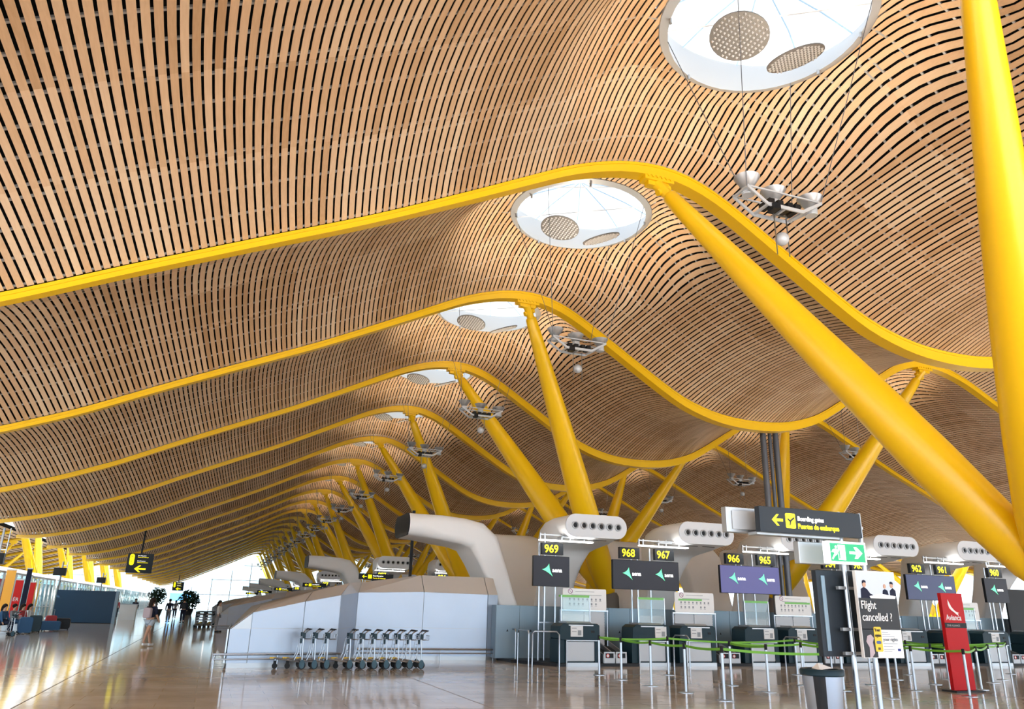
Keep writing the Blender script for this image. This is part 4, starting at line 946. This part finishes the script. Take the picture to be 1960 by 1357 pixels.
for x0, x1, z0, z1, m_, nm, lb, ct in ((-9.97, -9.6, .5, 2.5, REDL, 'shop_poster', 'narrow red shop poster with white letters at the far left', 'poster'), (-9.54, -9.3, .1, 3.1, NAVYC, 'shop_pillar', 'slim dark blue pillar right of the lettered red poster', 'pillar'),
    (-9.26, -9.0, .4, 2.4, REDL, 'shop_poster', 'narrow plain red shop poster right of the dark blue pillar', 'poster'), (-10.5, -10.05, .2, 3.0, AMB, 'shop_poster', 'glowing amber panel at the very left edge', 'poster')):
    root = thing(nm, lb, ct, (x0, 50, 0)); mb = MB(); mb.box(0, x1 - x0, 0, .08, z0, z1); b_ = mb.build('panel', m_, root); mb = MB(); mb.box(-.02, x1 - x0 + .02, .0, .1, 0, z0); mb.box(-.02, x1 - x0 + .02, -.01, .09, z1, z1 + .06); mb.build('frame', WPAINT, root)
    if 'with white letters' in lb: text('ÉR', .26, LW2, b_, (.03, -.005, 1.42), bold=.01)
for i, y in enumerate((38, 47, 66, 90)):
    root = thing('camera_mast', 'slim steel mast with a dark monitor, %s along the left side' % ORD[i], 'mast', (-10.4, y, 0)); mb = MB(); mb.cyl((0, 0, 0), (0, 0, 5.0 if i < 2 else 4.2), .06, n=8); mb.cyl((.3, 0, 3.2), (.3, 0, 5.0 if i < 2 else 4.2), .03, n=6); mb.box(0, .3, -.03, .03, 3.9, 3.95); mb.build('mast', STEEL, root); mb = MB(); mb.box(-.5, .3, -.2, -.12, 3.2, 3.75); mb.build('monitor', DARK, root)
# far: blue screen, plants
root = thing('video_wall', 'bright blue video screen hanging at the far end of the aisle', 'screen', (-5.6, 130, 0)); mb = MB(); mb.box(0, 3.0, 0, .2, 1.7, 2.8); mb.build('screen', FARS, root); mb = MB(); mb.cyl((.2, .1, 0), (.2, .1, 1.7), .06, n=6); mb.cyl((2.8, .1, 0), (2.8, .1, 1.7), .06, n=6); mb.build('posts', DGREY, root)
def plant(x, y, h, r, label):
    root = thing('potted_tree', label, 'tree', (x, y, 0)); mb = MB(); mb.lathe([(.5, 0), (.7, .8), (.6, .8)], n=14); mb.build('pot', DGREY, root); mb = MB(); mb.cyl((0, 0, .7), (0, 0, h - r), .16, .1, 8); mb.build('trunk', CONC, root)
    mb = MB()
    for i in range(420):
        v = Vector((random.gauss(0, 1), random.gauss(0, 1), random.gauss(0, 1))).normalized() * r * random.uniform(.45, 1); c = Vector((0, 0, h - r)) + v; s_ = r * .16
        a = Vector((random.uniform(-1, 1), random.uniform(-1, 1), random.uniform(-1, 1))).normalized() * s_; b = a.cross(v).normalized() * s_ * .6
        mb.add([c - a, c + b, c + a, c - b], [(0, 1, 2, 3)])
    mb.build('foliage', LEAF, root)
plant(-5.3, 95, 3.1, .95, 'round dark potted tree, left one at the end of the aisle'); plant(-2.4, 110, 3.2, 1.35, 'wide dark potted tree, right one at the end of the aisle')
# ------------------------------------------------------------------ people
def skin(verts, edges, mat_, name, parent, sub=2, root_i=0):
    me = bpy.data.meshes.new(name); me.from_pydata([v[:3] for v in verts], edges, []); o = bpy.data.objects.new(name, me); C.objects.link(o)
    m = o.modifiers.new('s', 'SKIN'); m.use_smooth_shade = True
    sv = me.skin_vertices[0].data
    for i, v in enumerate(verts): sv[i].radius = (v[3], v[4] if len(v) > 4 else v[3]); sv[i].use_root = i == root_i
    s_ = o.modifiers.new('u', 'SUBSURF'); s_.levels = s_.render_levels = sub
    bpy.context.view_layer.update()
    me2 = bpy.data.meshes.new_from_object(o.evaluated_get(bpy.context.evaluated_depsgraph_get())); bpy.data.objects.remove(o); me2.materials.clear(); me2.materials.append(mat_)
    o = bpy.data.objects.new(name, me2); C.objects.link(o); o.parent = parent; return o
def person(loc, rz, label, pose='stand', top=NAVYC, low=NAVYC, shorts=False, h=1.72, bag=None, longhair=True, g=None):
    root = thing('person', label, 'person', loc, g, rz); root.scale = (h / 1.72,) * 3
    k = dict(stand=((.03, 0), (-.03, 0)), walk=((.28, .05), (-.30, .10)))
    if pose == 'sit':
        P = (0, 0, .50); off = -.45
        leg = lambda s: [(s * .09, -.05, .52, .085), (s * .11, -.42, .50, .065), (s * .11, -.45, .10, .045), (s * .11, -.58, .05, .04)]
    else:
        off = 0; f = k[pose]
        leg = lambda s: [(s * .09, 0, .90, .085), (s * .10, -f[0 if s > 0 else 1][0] * .6, .50 + f[0 if s > 0 else 1][1] * .3, .06), (s * .10, -f[0 if s > 0 else 1][0], .09 + f[0 if s > 0 else 1][1], .04), (s * .11, -f[0 if s > 0 else 1][0] - .15, .04 + f[0 if s > 0 else 1][1] * .6, .035)]
    Z = lambda z: z + off
    sh = 1.40; arm = lambda s: [(s * .19, 0, Z(sh), .05), (s * .24, -.02 if pose != 'sit' else -.08, Z(1.13), .042), (s * .24, -.18 if pose != 'stand' else -.06, Z(.95), .032), (s * .235, -.24 if pose != 'stand' else -.09, Z(.86), .028)]
    V = [(0, 0, Z(.95), .13, .10), (0, 0, Z(1.12), .12, .09), (0, 0, Z(1.32), .15, .10), (0, 0, Z(1.44), .07, .06), (0, -.01, Z(1.54), .055), (0, -.02, Z(1.62), .085, .095), (0, -.01, Z(1.69), .07, .08)]
    E_ = [(i, i + 1) for i in range(6)]
    for s in (1, -1):
        b = len(V); V += arm(s); E_ += [(2, b), (b, b + 1), (b + 1, b + 2), (b + 2, b + 3)]
        b = len(V); V += leg(s); E_ += [(0, b), (b, b + 1), (b + 1, b + 2), (b + 2, b + 3)]
    skin(V, E_, SKIN, 'body', root)
    T = [(0, 0, Z(.98), .155, .125), (0, 0, Z(1.12), .145, .115), (0, 0, Z(1.32), .17, .125), (0, 0, Z(1.42), .09, .075)]; TE = [(0, 1), (1, 2), (2, 3)]
    for s in (1, -1):
        b = len(T); a = arm(s); T += [(a[0][0], a[0][1], a[0][2], .068), (a[1][0], a[1][1], a[1][2], .058)]; TE += [(2, b), (b, b + 1)]
        if not shorts: T += [(a[2][0], a[2][1], a[2][2], .045)]; TE += [(b + 1, b + 2)]
    skin(T, TE, top, 'shirt', root)
    T = [(0, 0, Z(.97), .155, .125)]; TE = []
    for s in (1, -1):
        b = len(T); l = leg(s); T += [(l[0][0], l[0][1], l[0][2], .105), ]; TE += [(0, b)]
        if shorts: m_ = [(l[0][q] + l[1][q]) / 2 for q in range(3)]; T += [(m_[0], m_[1], m_[2], .09)]; TE += [(b, b + 1)]
        else: T += [(l[1][0], l[1][1], l[1][2], .075), (l[2][0], l[2][1], l[2][2] + .02, .055)]; TE += [(b, b + 1), (b + 1, b + 2)]
    skin(T, TE, low, 'shorts' if shorts else 'trousers', root)
    mb = MB()
    for s in (1, -1): l = leg(s)[3]; mb.box(l[0] - .045, l[0] + .045, l[1] - .06, l[1] + .19, l[2] - .04, l[2] + .045)
    mb.build('shoes', WPAINT if shorts else DARK, root, bevel=.02)
    mb = MB(); mb.ball((0, .015, Z(1.66)), .108, 10)
    if longhair: mb.tube([(0, .07, Z(1.66)), (0, .10, Z(1.5)), (0, .11, Z(1.34))], [.08, .08, .04], 10)
    mb.build('hair', HAIR, root, smooth=True)
    if bag: mb = MB(); mb.prism(rrect(-.16, .16, 1.02, 1.40, .07), 'y', .13, .27); mb.build('backpack', bag, root, bevel=.03)
    return root
person((-1.95, 32.75, 0), 2.5, 'woman in navy top and pale denim shorts walking with a small grey backpack', 'walk', NAVYC, DENIM, True, 1.68, PINKC)
person((-1.78, 67.5, 0), PI, 'person in black walking down the aisle with a dark backpack', 'walk', NAVYC, NAVYC, False, 1.82, DARK, False)
person((-2.85, 68.5, 0), PI, 'person in dark top and grey trousers walking down the aisle', 'walk', NAVYC, GREYC, False, 1.76, None, False)
person((-3.0, 85, 0), PI, 'distant walker left of the aisle centre', 'walk', GREYC, NAVYC, False, 1.7)
person((-6.2, 80, 0), 0, 'person in black standing right of the white counter', 'stand', NAVYC, NAVYC, False, 1.75)
person((-7.6, 79, 0), 0, 'person in a red top standing behind the white counter', 'stand', REDC, NAVYC, False, 1.7)
person((-5.2, 84, 0), 0, 'person in white standing in the queue by the counter', 'stand', PAPER, GREYC, False, 1.72)
person((-5.6, 90, 0), 0, 'person in a grey coat in the queue by the counter', 'stand', GREYC, NAVYC, False, 1.72)
person((.62, 49.5, 0), 1.2, 'person in a pale top standing at the end of the second island', 'stand', PAPER, GREYC, False, 1.7)
for i, (y, c_) in enumerate(((42.9, BLUEC), (44.6, GREYC), (46.2, REDC), (47.6, PAPER))):
    person((-8.75 + i * .06, y, 0), 1.2, 'seated traveller in %s at the left edge' % ('a blue top', 'a grey top', 'a red top', 'a pale top')[i], 'sit', c_, BLUEC if i % 2 else NAVYC, False, 1.74, None, i != 1)
root = thing('waiting_bench', 'dark metal bench under the seated travellers', 'bench', (-9.0, 42.2, 0)); mb = MB(); mb.box(-.25, .3, 0, 6.2, .38, .43); mb.build('seat', DGREY, root); mb = MB(); [mb.box(-.2, .2, y, y + .06, 0, .38) for y in (.3, 3, 5.8)]; mb.build('legs', ALU, root)
def bag(x, y, w_, d, h, m_, label, rz=0, handle=True):
    root = thing('suitcase', label, 'luggage', (x, y, 0), None, rz); mb = MB(); mb.prism(rrect(-w_ / 2, w_ / 2, .05, h, min(w_, h) * .2), 'y', -d / 2, d / 2); mb.build('shell', m_, root, bevel=.03)
    mb = MB(); [mb.ball((sx_ * w_ * .4, 0, .03), .03, 6) for sx_ in (-1, 1)]; mb.build('wheels', RUB, root)
    if handle: mb = MB(); mb.tube([(-.1, 0, h - .02), (-.1, 0, h + .3), (.1, 0, h + .3), (.1, 0, h - .02)], .012, 6); mb.build('handle', ALU, root)
bag(-7.9, 43.5, .55, .35, .75, BLUEC, 'dark blue suitcase in front of the seated travellers', .3); bag(-7.9, 45.6, .6, .4, .8, TEAL, 'dark teal suitcase standing beside the blue one', .2); bag(-7.5, 47.6, .9, .5, .5, BLUEC, 'blue duffel bag lying by the suitcases', .1, False)
bag(-7.3, 49.6, .8, .5, .6, DARK, 'black bag at the end of the luggage group', .1, False); bag(-7.7, 48.6, .5, .3, .75, REDC, 'red suitcase with raised handle behind the duffel bag', .4)
